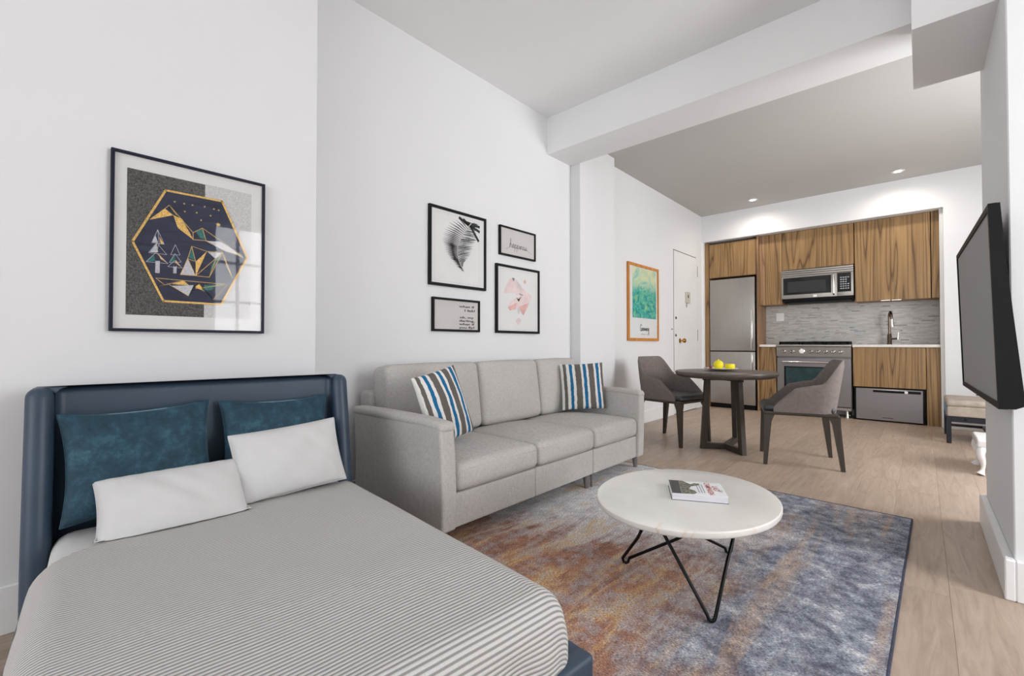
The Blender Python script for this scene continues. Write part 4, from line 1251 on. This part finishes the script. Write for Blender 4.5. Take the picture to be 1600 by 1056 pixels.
# ================================================================== television
TC = Vector((0.171, 2.905, 1.066)); yaw, tilt = math.radians(1.357), math.radians(1.451)
tv = thing('television', 'flat black television with grey screen on the right wall', 'television', (TC.x, TC.y, 0.70))
tu = Vector((math.sin(yaw), -math.cos(yaw), 0)); tn0 = Vector((-math.cos(yaw), -math.sin(yaw), 0))
tup = zz_ * math.cos(tilt) + tn0 * math.sin(tilt); tn = tu.cross(tup).normalized()
if tn.dot(tn0) < 0: tn = -tn
MT = Matrix.Translation(TC) @ Matrix((tu, tup, tn)).transposed().to_4x4()
TW, TH = 1.23, 0.72
def tvpart(name, bm, mat, parent=None, smooth=False):
    bm.transform(MT); return obj(name, bm, mat, parent or tv, smooth, world=True)
b = 0.022
bm = NB()
for q in ((-TW / 2, -TW / 2 + b, -TH / 2, TH / 2), (TW / 2 - b, TW / 2, -TH / 2, TH / 2), (-TW / 2 + b, TW / 2 - b, TH / 2 - b, TH / 2), (-TW / 2 + b, TW / 2 - b, -TH / 2, -TH / 2 + b)):
    box(bm, *q, -0.022, 0.0)
bz = tvpart('bezel', bm, 'blackplastic')
bm = NB(); box(bm, -TW / 2 + b, TW / 2 - b, -TH / 2 + b, TH / 2 - b, -0.012, -0.005); tvpart('screen', bm, 'screen')
bm = NB(); prism(bm, [(TH / 2 - 0.001, -0.022), (TH / 2 - 0.001, -0.030), (0.18, -0.036), (-0.02, -0.046), (-TH / 2 + 0.05, -0.062), (-TH / 2 + 0.012, -0.062), (-TH / 2 + 0.001, -0.040), (-TH / 2 + 0.001, -0.022)], 'x', -TW / 2 + 0.001, TW / 2 - 0.001)
tvpart('back_shell', bm, 'blackplastic')
bm = NB(); box(bm, -0.010, 0.010, -TH / 2 - 0.006, -TH / 2 + 0.004, -0.012, 0.001); tvpart('status_light', bm, 'steeldark', bz)
bm = NB(); box(bm, 0.226, 0.2415, 2.70, 3.10, 0.92, 1.20); obj('wall_mount', bm, 'black', tv, world=True)

# ================================================================== bench and footstool beyond the closet wall
bn = thing('bench', 'beige cushioned bench with black steel frame by the kitchen wall', 'bench', (0.62, 6.24, 0))
x0, x1, y0, y1 = 0.165, 1.10, 5.920, 6.550
for (x, y) in ((x0, y0), (x0, y1 - 0.034), (x1 - 0.034, y0), (x1 - 0.034, y1 - 0.034)):
    bm = NB(); box(bm, x, x + 0.034, y, y + 0.034, 0.0, 0.252, 0.002, 1); obj('leg', bm, 'benchframe', bn, world=True)
for q in ((x0 + 0.034, x1 - 0.034, y0 + 0.004, y0 + 0.030), (x0 + 0.034, x1 - 0.034, y1 - 0.030, y1 - 0.004), (x0 + 0.004, x0 + 0.030, y0 + 0.034, y1 - 0.034), (x1 - 0.030, x1 - 0.004, y0 + 0.034, y1 - 0.034)):
    bm = NB(); box(bm, *q, 0.204, 0.252, 0.002, 1); obj('rail', bm, 'benchframe', bn, world=True)
for k in range(5):
    xx = x0 + 0.13 + k * 0.155
    bm = NB(); lathe(bm, [(0.010, 0), (0.010, 0.004), (0.006, 0.006)], 10); bm.transform(Matrix.Translation((xx, y0 + 0.004, 0.232)) @ Matrix.Rotation(PI / 2, 4, 'X')); obj('bolt_head', bm, 'blackplastic', bn, world=True)
bm = NB(); box(bm, x0 + 0.034, x1 - 0.034, y1 - 0.028, y1 - 0.006, 0.085, 0.110, 0.002, 1); obj('stretcher', bm, 'benchframe', bn, world=True)
bm = NB(); box(bm, 0.44, 0.462, y0 + 0.03, y1 - 0.028, 0.085, 0.110, 0.002, 1); obj('stretcher', bm, 'benchframe', bn, world=True)
bm = NB(); soft(bm, ((x0 + x1) / 2, (y0 + y1) / 2, 0.302), ((x1 - x0) / 2 - 0.004, (y1 - y0) / 2 - 0.004, 0.049), 0.014, (0, 0, 0), 6); cu = obj('cushion', bm, 'benchfab', bn, True, world=True)
bm = NB(); soft(bm, ((x0 + x1) / 2, (y0 + y1) / 2, 0.376), ((x1 - x0) / 2 + 0.002, (y1 - y0) / 2 + 0.002, 0.030), 0.026, (0, 0, 0.006), 8)
for v in bm.verts: v.co.z += 0.004 * math.sin(v.co.x * 22) * math.cos(v.co.y * 17)
obj('cushion_top', bm, 'benchfab', cu, True, world=True)
bm = NB(); box(bm, x0 - 0.001, x0 + 0.006, y0 + 0.02, y1 - 0.02, 0.262, 0.372, 0.003, 1); obj('end_highlight', bm, 'benchdaylight', cu, world=True, label='cushion end with its daylight highlight painted pale blue')  # thin piece carrying the painted daylight on the cushion end

st = thing('footstool', 'low white footstool with curved leg half hidden by the wall corner', 'footstool', (0.55, 4.80, 0))
bm = NB(); soft(bm, (0.545, 4.815, 0.225), (0.262, 0.215, 0.028), 0.012, (0, 0, 0), 4); obj('top', bm, 'porcelain', st, True, world=True)
for (sx, sy) in ((-1, -1), (-1, 1), (1, -1), (1, 1)):
    cx, cy = 0.545 + sx * 0.228, 4.815 + sy * 0.182
    bm = NB(); pts, rr = [], []
    for k in range(13):
        f = k / 12; z = 0.20 * (1 - f) + 0.006 * f
        off = 0.018 * math.sin(f * PI * 1.0) * (1 - f) * 2.2 - 0.030 * math.sin(PI * min(1, f * 1.15)) ** 2 * f + 0.018 * max(0, f - 0.8) * 5
        pts.append((cx + sx * off, cy + sy * off, z)); rr.append(0.030 - 0.018 * min(1, f * 1.35) + 0.014 * max(0, f - 0.85) / 0.15)
    tube(bm, pts, rr, 12); obj('leg', bm, 'porcelain', st, True, world=True)

# ================================================================== pictures
def frame_thing(name, label, xw, y0, y1, z0, z1, fw, dep, fmat, matm='paper', group=None):
    t = thing(name, label, 'picture', (xw, (y0 + y1) / 2, z0), 0, group)
    bm = NB()
    box(bm, xw + 0.001, xw + dep, y0, y0 + fw, z0, z1, 0.0012, 1); box(bm, xw + 0.001, xw + dep, y1 - fw, y1, z0, z1, 0.0012, 1)
    box(bm, xw + 0.001, xw + dep - 0.0004, y0 + fw, y1 - fw, z1 - fw, z1, 0.0012, 1); box(bm, xw + 0.001, xw + dep - 0.0004, y0 + fw, y1 - fw, z0, z0 + fw, 0.0012, 1)
    obj('frame', bm, fmat, t, world=True)
    bm = NB(); box(bm, xw + 0.002, xw + dep * 0.55, y0 + fw * 0.8, y1 - fw * 0.8, z0 + fw * 0.8, z1 - fw * 0.8); mb = obj('mat_board', bm, matm, t, world=True)
    bm = NB(); box(bm, xw + dep * 0.86, xw + dep * 0.90, y0 + fw * 0.9, y1 - fw * 0.9, z0 + fw * 0.9, z1 - fw * 0.9); obj('glass', bm, 'glass', t, world=True)
    return t, xw + dep * 0.55
def inner_line(t, p, y0, y1, z0, z1, w, mat='inkgrey'):
    bm = NB()
    for a, b in (((y0, z0), (y1, z0)), ((y1, z0), (y1, z1)), ((y1, z1), (y0, z1)), ((y0, z1), (y0, z0))): ribbon(bm, [a, b], w, p + 0.0003)
    flat('bevel_line', bm, mat, t, world=True)

# big framed piece above the bed
t, p = frame_thing('framed_artwork', 'large navy-framed artwork of a gold mountain hexagon above the bed', XN, 0.213, 0.731, 0.980, 1.649, 0.0105, 0.024, 'framenavy', 'matboard')
bm = NB(); poly(bm, [(0.259, 1.042), (0.505, 1.042), (0.505, 1.590), (0.259, 1.590)], p + 0.0006); pr = flat('print', bm, 'stucco_dark', t, world=True, label='textured charcoal left half of the print')
bm = NB(); poly(bm, [(0.505, 1.042), (0.678, 1.042), (0.678, 1.592), (0.505, 1.592)], p + 0.0006); flat('print', bm, 'stucco_light', t, world=True, label='textured pale right half of the print')
HEX = [(0.3739, 1.5323), (0.5648, 1.5346), (0.6622, 1.3104), (0.5655, 1.0987), (0.3705, 1.0997), (0.2764, 1.3162)]
bm = NB(); prism(bm, HEX[::-1], 'x', p + 0.0007, p + 0.003); hx = obj('hexagon_panel', bm, 'denim', t, world=True)
bm = NB()
for a, b in zip(HEX, HEX[1:] + HEX[:1]): ribbon(bm, [a, b], 0.0075, p + 0.0042)
flat('hexagon_border', bm, 'gold', hx, world=True)
ART = {'gold': [[(0.3272, 1.4091), (0.3715, 1.4597), (0.3969, 1.4402)], [(0.3988, 1.4406), (0.426, 1.432), (0.4645, 1.3549), (0.4134, 1.3937)], [(0.3558, 1.3476), (0.3709, 1.3207), (0.3603, 1.3213)], [(0.3515, 1.2835), (0.3841, 1.2469), (0.3609, 1.2616)], [(0.5116, 1.3135), (0.4741, 1.2671), (0.4746, 1.2103)], [(0.3962, 1.1683), (0.4348, 1.1858), (0.4535, 1.1684)], [(0.4716, 1.1637), (0.4885, 1.1792), (0.5061, 1.1481)], [(0.4081, 1.2659), (0.4291, 1.2354), (0.4069, 1.2539)]],
 'teal_leaf': [[(0.473, 1.3914), (0.4969, 1.4041), (0.5063, 1.3613), (0.4869, 1.367)], [(0.3393, 1.277), (0.3168, 1.2455), (0.3438, 1.2515)], [(0.4601, 1.3218), (0.4511, 1.2825), (0.4741, 1.2695)], [(0.5437, 1.2875), (0.5595, 1.2982), (0.5243, 1.2284), (0.5297, 1.2623)], [(0.4956, 1.1513), (0.5058, 1.1752), (0.5446, 1.1807), (0.532, 1.1562)], [(0.4047, 1.2892), (0.3903, 1.2548), (0.4056, 1.2601)]],
 'silver_leaf': [[(0.5077, 1.3574), (0.5633, 1.3628), (0.6466, 1.3108), (0.5724, 1.3271)], [(0.4472, 1.2738), (0.4248, 1.2094), (0.4732, 1.2109)], [(0.5151, 1.3132), (0.5674, 1.3153), (0.5437, 1.2875)], [(0.3931, 1.161), (0.4682, 1.1707), (0.4518, 1.1265)], [(0.3481, 1.3208), (0.3272, 1.2828), (0.3527, 1.2867)], [(0.3457, 1.2518), (0.3579, 1.2535), (0.3565, 1.2084), (0.3455, 1.2071)], [(0.3429, 1.353), (0.3347, 1.3224), (0.3523, 1.3238)], [(0.4032, 1.2376), (0.4109, 1.2386), (0.4099, 1.2132), (0.4022, 1.2123)]]}
NMS = {'gold': 'gold_facets', 'teal_leaf': 'teal_facets', 'silver_leaf': 'silver_facets'}
for k, L in ART.items():
    bm = NB()
    for q in L: poly(bm, q, p + 0.0036)
    flat(NMS[k], bm, k, hx, world=True)
LG = [[(0.3715, 1.4597), (0.3858, 1.4771), (0.4097, 1.4429)], [(0.3272, 1.4091), (0.3715, 1.4597), (0.3969, 1.4402), (0.3272, 1.4091)], [(0.3858, 1.4771), (0.4643, 1.3832), (0.4645, 1.3549), (0.3988, 1.4406)], [(0.426, 1.432), (0.4645, 1.3549)], [(0.4643, 1.3832), (0.4955, 1.4079), (0.5091, 1.3585), (0.4645, 1.3549)], [(0.4955, 1.4079), (0.5662, 1.3641), (0.6481, 1.3084), (0.5063, 1.358)], [(0.4601, 1.3274), (0.4472, 1.2755), (0.4235, 1.2084), (0.4746, 1.2095), (0.5216, 1.209), (0.5688, 1.3181), (0.5116, 1.3152), (0.4601, 1.3274)], [(0.4601, 1.3274), (0.4741, 1.2671), (0.4472, 1.2755)], [(0.4746, 1.2095), (0.5116, 1.3152)], [(0.4746, 1.2095), (0.5688, 1.3181), (0.6068, 1.2125)], [(0.5688, 1.3181), (0.584, 1.2652), (0.6068, 1.2125)], [(0.5216, 1.209), (0.5437, 1.285)], [(0.4472, 1.2755), (0.4746, 1.2095)], [(0.3463, 1.1864), (0.5883, 1.185), (0.5366, 1.1175), (0.483, 1.1827), (0.4519, 1.1249), (0.3836, 1.1686)], [(0.3463, 1.1864), (0.3742, 1.1622), (0.3588, 1.1568), (0.4348, 1.1858)], [(0.4519, 1.1249), (0.483, 1.1827), (0.5366, 1.1175)], [(0.4751, 1.1576), (0.5736, 1.1819)]]
LS = [[(0.3506, 1.3738), (0.3329, 1.3205), (0.3709, 1.3207), (0.3506, 1.3738)], [(0.348, 1.3231), (0.3242, 1.2809), (0.3794, 1.2814), (0.348, 1.3231)], [(0.3454, 1.2841), (0.3168, 1.2455), (0.3841, 1.2469), (0.3454, 1.2841)], [(0.3456, 1.2533), (0.3449, 1.207), (0.3571, 1.2069), (0.3579, 1.2535)], [(0.3506, 1.3738), (0.356, 1.3205), (0.3454, 1.2841)], [(0.4063, 1.325), (0.392, 1.2833), (0.4221, 1.2862), (0.4063, 1.325)], [(0.4053, 1.2893), (0.3878, 1.2513), (0.4263, 1.2589), (0.4053, 1.2893)], [(0.4049, 1.2615), (0.383, 1.235), (0.4291, 1.2354), (0.4049, 1.2615)], [(0.4019, 1.2398), (0.4009, 1.2121), (0.4099, 1.2116), (0.4109, 1.241)]]
bm = NB()
for q in LG: ribbon(bm, q, 0.0018, p + 0.0041)
flat('gold_outlines', bm, 'gold', hx, world=True)
bm = NB()
for q in LS: ribbon(bm, q, 0.0014, p + 0.0041)
flat('silver_outlines', bm, 'silver_leaf', hx, world=True)
def star(bm, c, r, n=5):
    pts = []
    for k in range(2 * n):
        a = PI / 2 + PI * k / n; rr = r if k % 2 == 0 else r * 0.45
        pts.append((c[0] + rr * math.cos(a), c[1] + rr * math.sin(a)))
    poly(bm, pts, p + 0.0041)
bm = NB()
for c in [(0.4028, 1.4945), (0.434, 1.4939), (0.4613, 1.4946), (0.503, 1.4976), (0.4363, 1.4631), (0.5244, 1.465), (0.4911, 1.4391), (0.4758, 1.4669), (0.5355, 1.495), (0.5528, 1.4938), (0.5777, 1.3958), (0.6056, 1.3657)]: star(bm, c, 0.0042)
star(bm, (0.5518, 1.4331), 0.010)
flat('stars', bm, 'gold', hx, world=True)

# palm print
Gp = 'black-framed pictures above the sofa'
t, p = frame_thing('framed_print', 'tall black-framed palm leaf print, largest of the four above the sofa', XL, 1.831, 2.361, 1.334, 1.878, 0.019, 0.022, 'frameblack', 'paper', Gp)
inner_line(t, p, 1.881, 2.295, 1.367, 1.839, 0.002, 'greypaper')
RC = [(2.2129, 1.8166), (2.1563, 1.7558), (2.1108, 1.6867), (2.085, 1.6305), (2.0811, 1.5885), (2.0906, 1.5381), (2.1112, 1.4994), (2.143, 1.4565)]
LLf = [(2.0941, 1.8292), (2.0206, 1.8087), (1.9752, 1.769), (1.9561, 1.735), (1.9434, 1.7095), (1.9372, 1.6863), (1.9335, 1.6637), (1.9373, 1.6414), (1.9437, 1.6274), (1.9526, 1.6069), (1.9667, 1.586), (1.9732, 1.5699), (1.9861, 1.5537), (2.0043, 1.5381), (2.0252, 1.5269), (2.0438, 1.5059), (2.0679, 1.4814), (2.0949, 1.4766), (2.1195, 1.461)]
LRf = [(2.2925, 1.8225), (2.2935, 1.7831), (2.2925, 1.741), (2.2885, 1.7019), (2.2712, 1.704), (2.2522, 1.6771), (2.2421, 1.6453), (2.232, 1.6202), (2.2176, 1.5934), (2.1948, 1.5688), (2.1665, 1.5383), (2.1428, 1.5298)]
def lerp_path(P, f):
    f = max(0, min(0.9999, f)) * (len(P) - 1); i = int(f); f -= i
    return (P[i][0] + (P[i + 1][0] - P[i][0]) * f, P[i][1] + (P[i + 1][1] - P[i][1]) * f)
def leaflets(tips, count, f0, f1, w, rg):
    bm = NB()
    for k in range(count):
        q = k / (count - 1)
        a = lerp_path(RC, f0 + (f1 - f0) * q); b = lerp_path(tips, q)
        sh = 0.88 + 0.12 * rg.random()
        b = (a[0] + (b[0] - a[0]) * sh, a[1] + (b[1] - a[1]) * sh)
        d = Vector((b[0] - a[0], b[1] - a[1])); nr = Vector((-d.y, d.x)).normalized() * w
        m = (a[0] + d.x * 0.4, a[1] + d.y * 0.4 + 0.004)
        bm.faces.new([bm.verts.new((p + 0.0006 + 0.00002 * k, y, z)) for y, z in ((a[0] + nr.x * 0.5, a[1] + nr.y * 0.5), (m[0] + nr.x, m[1] + nr.y), b, (m[0] - nr.x, m[1] - nr.y), (a[0] - nr.x * 0.5, a[1] - nr.y * 0.5))])
    return bm
rg = random.Random(9)
pl_ = flat('palm_leaf', leaflets(LLf, 36, 0.10, 1.0, 0.0042, rg), 'ink', t, world=True)
flat('leaflets', leaflets(LRf, 26, 0.0, 0.9, 0.0050, rg), 'inkgrey', pl_, world=True)
flat('leaflets', leaflets(LRf, 20, 0.02, 0.92, 0.0034, rg), 'ink', pl_, world=True)
bm = NB(); ribbon(bm, [lerp_path(RC, k / 30) for k in range(31)], 0.0075, p + 0.0018); flat('stem', bm, 'greypaper', pl_, world=True)
bm = NB()
for a, b in (((2.175, 1.815), (2.293, 1.805)), ((2.10, 1.835), (2.21, 1.79)), ((2.20, 1.80), (2.293, 1.77)), ((2.14, 1.83), (2.19, 1.80)), ((2.21, 1.79), (2.285, 1.70))): ribbon(bm, [a, b], 0.020, p + 0.0012)
flat('crown', bm, 'ink', pl_, world=True)

# cursive strokes, drawn on a unit grid: x advance, y 0 baseline, 1 x-height
CUR = {'h': ([(0, 0), (0.35, 1.3), (0.45, 2.2), (0.25, 2.2), (0.15, 1.2), (0.1, 0), (0.2, 0.6), (0.45, 1.0), (0.6, 0.8), (0.55, 0.2), (0.75, 0.05)], 0.8),
       'a': ([(0, 0.1), (0.5, 0.95), (0.2, 0.9), (0.05, 0.4), (0.2, 0.0), (0.45, 0.3), (0.52, 0.95), (0.5, 0.2), (0.7, 0.05)], 0.72),
       'p': ([(0, 0.1), (0.2, 0.95), (0.12, 0.0), (0.02, -1.1), (0.15, 0.2), (0.3, 0.95), (0.55, 0.8), (0.5, 0.2), (0.25, 0.05), (0.7, 0.1)], 0.72),
       'i': ([(0, 0.1), (0.2, 0.9), (0.2, 0.15), (0.4, 0.1)], 0.4),
       'n': ([(0, 0.1), (0.15, 0.9), (0.12, 0.0), (0.3, 0.8), (0.45, 0.9), (0.5, 0.15), (0.7, 0.1)], 0.7),
       'e': ([(0, 0.2), (0.3, 0.5), (0.4, 0.85), (0.2, 0.9), (0.1, 0.3), (0.3, 0.0), (0.55, 0.15)], 0.55),
       's': ([(0, 0.1), (0.25, 0.95), (0.2, 0.6), (0.4, 0.25), (0.2, 0.0), (0.05, 0.1), (0.5, 0.1)], 0.5),
       'r': ([(0, 0.1), (0.15, 0.95), (0.25, 0.8), (0.4, 0.85), (0.35, 0.15), (0.55, 0.1)], 0.55),
       'o': ([(0, 0.2), (0.3, 0.95), (0.05, 0.5), (0.25, 0.0), (0.45, 0.5), (0.3, 0.95), (0.6, 0.8)], 0.6),
       'w': ([(0, 0.8), (0.1, 0.1), (0.3, 0.7), (0.4, 0.1), (0.6, 0.9), (0.7, 0.75)], 0.7),
       'g': ([(0, 0.1), (0.4, 0.95), (0.1, 0.7), (0.15, 0.1), (0.42, 0.5), (0.45, 0.9), (0.4, -1.0), (0.1, -1.0), (0.5, 0.1)], 0.6),
       'G': ([(0.9, 1.7), (0.5, 2.2), (0.1, 1.4), (0.15, 0.2), (0.6, 0.0), (0.85, 0.7), (0.5, 0.8), (0.9, 0.75), (0.85, -0.2), (1.0, 0.1)], 1.05)}
def cursive(word, y, z, sx, sy):
    pts, cx = [], 0.0
    for ch in word:
        s, adv = CUR[ch]
        pts += [(y + (cx + q[0]) * sx, z + q[1] * sy) for q in s]; cx += adv
    out = []
    for i in range(len(pts) - 1):     # Catmull-Rom smoothing
        p0, p1, p2, p3 = pts[max(0, i - 1)], pts[i], pts[i + 1], pts[min(len(pts) - 1, i + 2)]
        for k in range(4):
            t_ = k / 4
            out.append(tuple(0.5 * (2 * p1[c] + (p2[c] - p0[c]) * t_ + (2 * p0[c] - 5 * p1[c] + 4 * p2[c] - p3[c]) * t_ ** 2 + (3 * p1[c] - p0[c] - 3 * p2[c] + p3[c]) * t_ ** 3) for c in (0, 1)))
    out.append(pts[-1])
    return out
t, p = frame_thing('framed_print', 'small black-framed happiness script print at upper right above the sofa', XL, 2.510, 2.949, 1.637, 1.870, 0.014, 0.022, 'frameblack', 'greypaper', Gp)
bm = NB()
pts = cursive('happiness', 2.628, 1.712, 0.0385, 0.030)
ribbon(bm, pts, 0.0028, p + 0.0006); flat('lettering', bm, 'ink', t, world=True)
bm = NB(); ribbon(bm, [(2.575, 1.690), (2.60, 1.697), (2.63, 1.715)], 0.0022, p + 0.0006); ribbon(bm, [(2.845, 1.716), (2.88, 1.700), (2.905, 1.690)], 0.0022, p + 0.0006); flat('flourish', bm, 'inkgrey', t, world=True)

t, p = frame_thing('framed_print', 'tall black-framed print of blush pink triangles above the sofa', XL, 2.471, 3.001, 1.022, 1.563, 0.019, 0.022, 'frameblack', 'paper', Gp)
inner_line(t, p, 2.518, 2.955, 1.052, 1.528, 0.002, 'greypaper')
GEO = [([(2.5532, 1.3344), (2.6206, 1.4504), (2.6811, 1.4745), (2.7522, 1.3572)], 'pink1'), ([(2.6291, 1.2653), (2.7164, 1.3186), (2.9007, 1.3332), (2.8439, 1.2316), (2.7884, 1.1684), (2.7253, 1.2364), (2.6987, 1.2112), (2.6036, 1.2173)], 'pink1'),
       ([(2.6987, 1.3349), (2.7432, 1.416), (2.9007, 1.3393), (2.8816, 1.3072)], 'pink1'), ([(2.7342, 1.237), (2.8721, 1.2821), (2.7976, 1.1712)], 'pink2'), ([(2.6121, 1.2294), (2.7164, 1.2713), (2.6987, 1.223), (2.6291, 1.2014)], 'pink2'),
       ([(2.6986, 1.1229), (2.7342, 1.1539), (2.7702, 1.1317), (2.7341, 1.0828)], 'pink1'), ([(2.7075, 1.312), (2.7378, 1.2788), (2.7703, 1.3289), (2.738, 1.302)], 'ink'), ([(2.745, 1.349), (2.79, 1.340), (2.786, 1.334), (2.742, 1.342)], 'inkgrey'),
       ([(2.655, 1.468), (2.675, 1.440), (2.690, 1.466)], 'inkgrey'), ([(2.795, 1.452), (2.822, 1.470), (2.828, 1.442), (2.81, 1.432)], 'pink2'), ([(2.70, 1.46), (2.77, 1.41), (2.73, 1.38)], 'greypaper'), ([(2.715, 1.215), (2.735, 1.235), (2.757, 1.205), (2.735, 1.175)], 'greypaper')]
for k, (q, m) in enumerate(GEO):
    bm = NB(); poly(bm, q, p + 0.0005 + 0.0001 * k); flat('painted_triangle', bm, m, t, world=True)

t, p = frame_thing('framed_print', 'small black-framed typed quote about falling and flying above the sofa', XL, 1.860, 2.297, 1.022, 1.254, 0.0155, 0.022, 'frameblack', 'greypaper', Gp)
TB = Matrix(((0, 0, 1, 0), (1, 0, 0, 0), (0, 1, 0, 0), (0, 0, 0, 1)))
for (body, y, z) in (('what if', 2.098, 1.196), ('I fall?', 2.148, 1.168), ('oh, my', 2.104, 1.118), ('darling,', 2.098, 1.094), ('what if', 2.098, 1.070), ('you fly?', 2.100, 1.046)):
    b_ = text_bm(body, 0.0215, 0.0005)
    xs = [v.co.x for v in b_.verts]; wd = max(xs) - min(xs)
    want = 0.150 if body != 'I fall?' else 0.102
    if body == 'oh, my': want = 0.135
    b_.transform(Matrix.Translation((p + 0.0006, y, z)) @ TB @ Matrix.Diagonal((want / wd, 1, 1, 1)))
    flat('lettering', b_, 'ink', t, world=True)

t, p = frame_thing('framed_poster', 'tall amber-wood framed green watercolour poster beside the entrance door', XL, 4.576, 5.364, 0.975, 1.867, 0.032, 0.024, 'frameoak', 'paper')
bm = NB(); poly(bm, [(4.688, 1.242), (5.304, 1.242), (5.304, 1.829), (4.688, 1.829)], p + 0.0006); flat('print', bm, 'watercolor', t, world=True)
bm = NB(); ribbon(bm, cursive('Growing', 4.872, 1.095, 0.052, 0.033), 0.008, p + 0.0006); flat('lettering', bm, 'ink', t, world=True)
bm = NB(); ribbon(bm, [(4.90, 1.055), (5.0, 1.050)], 0.006, p + 0.0006); ribbon(bm, [(5.03, 1.050), (5.12, 1.047)], 0.005, p + 0.0006); flat('caption_line', bm, 'inkgrey', t, world=True)
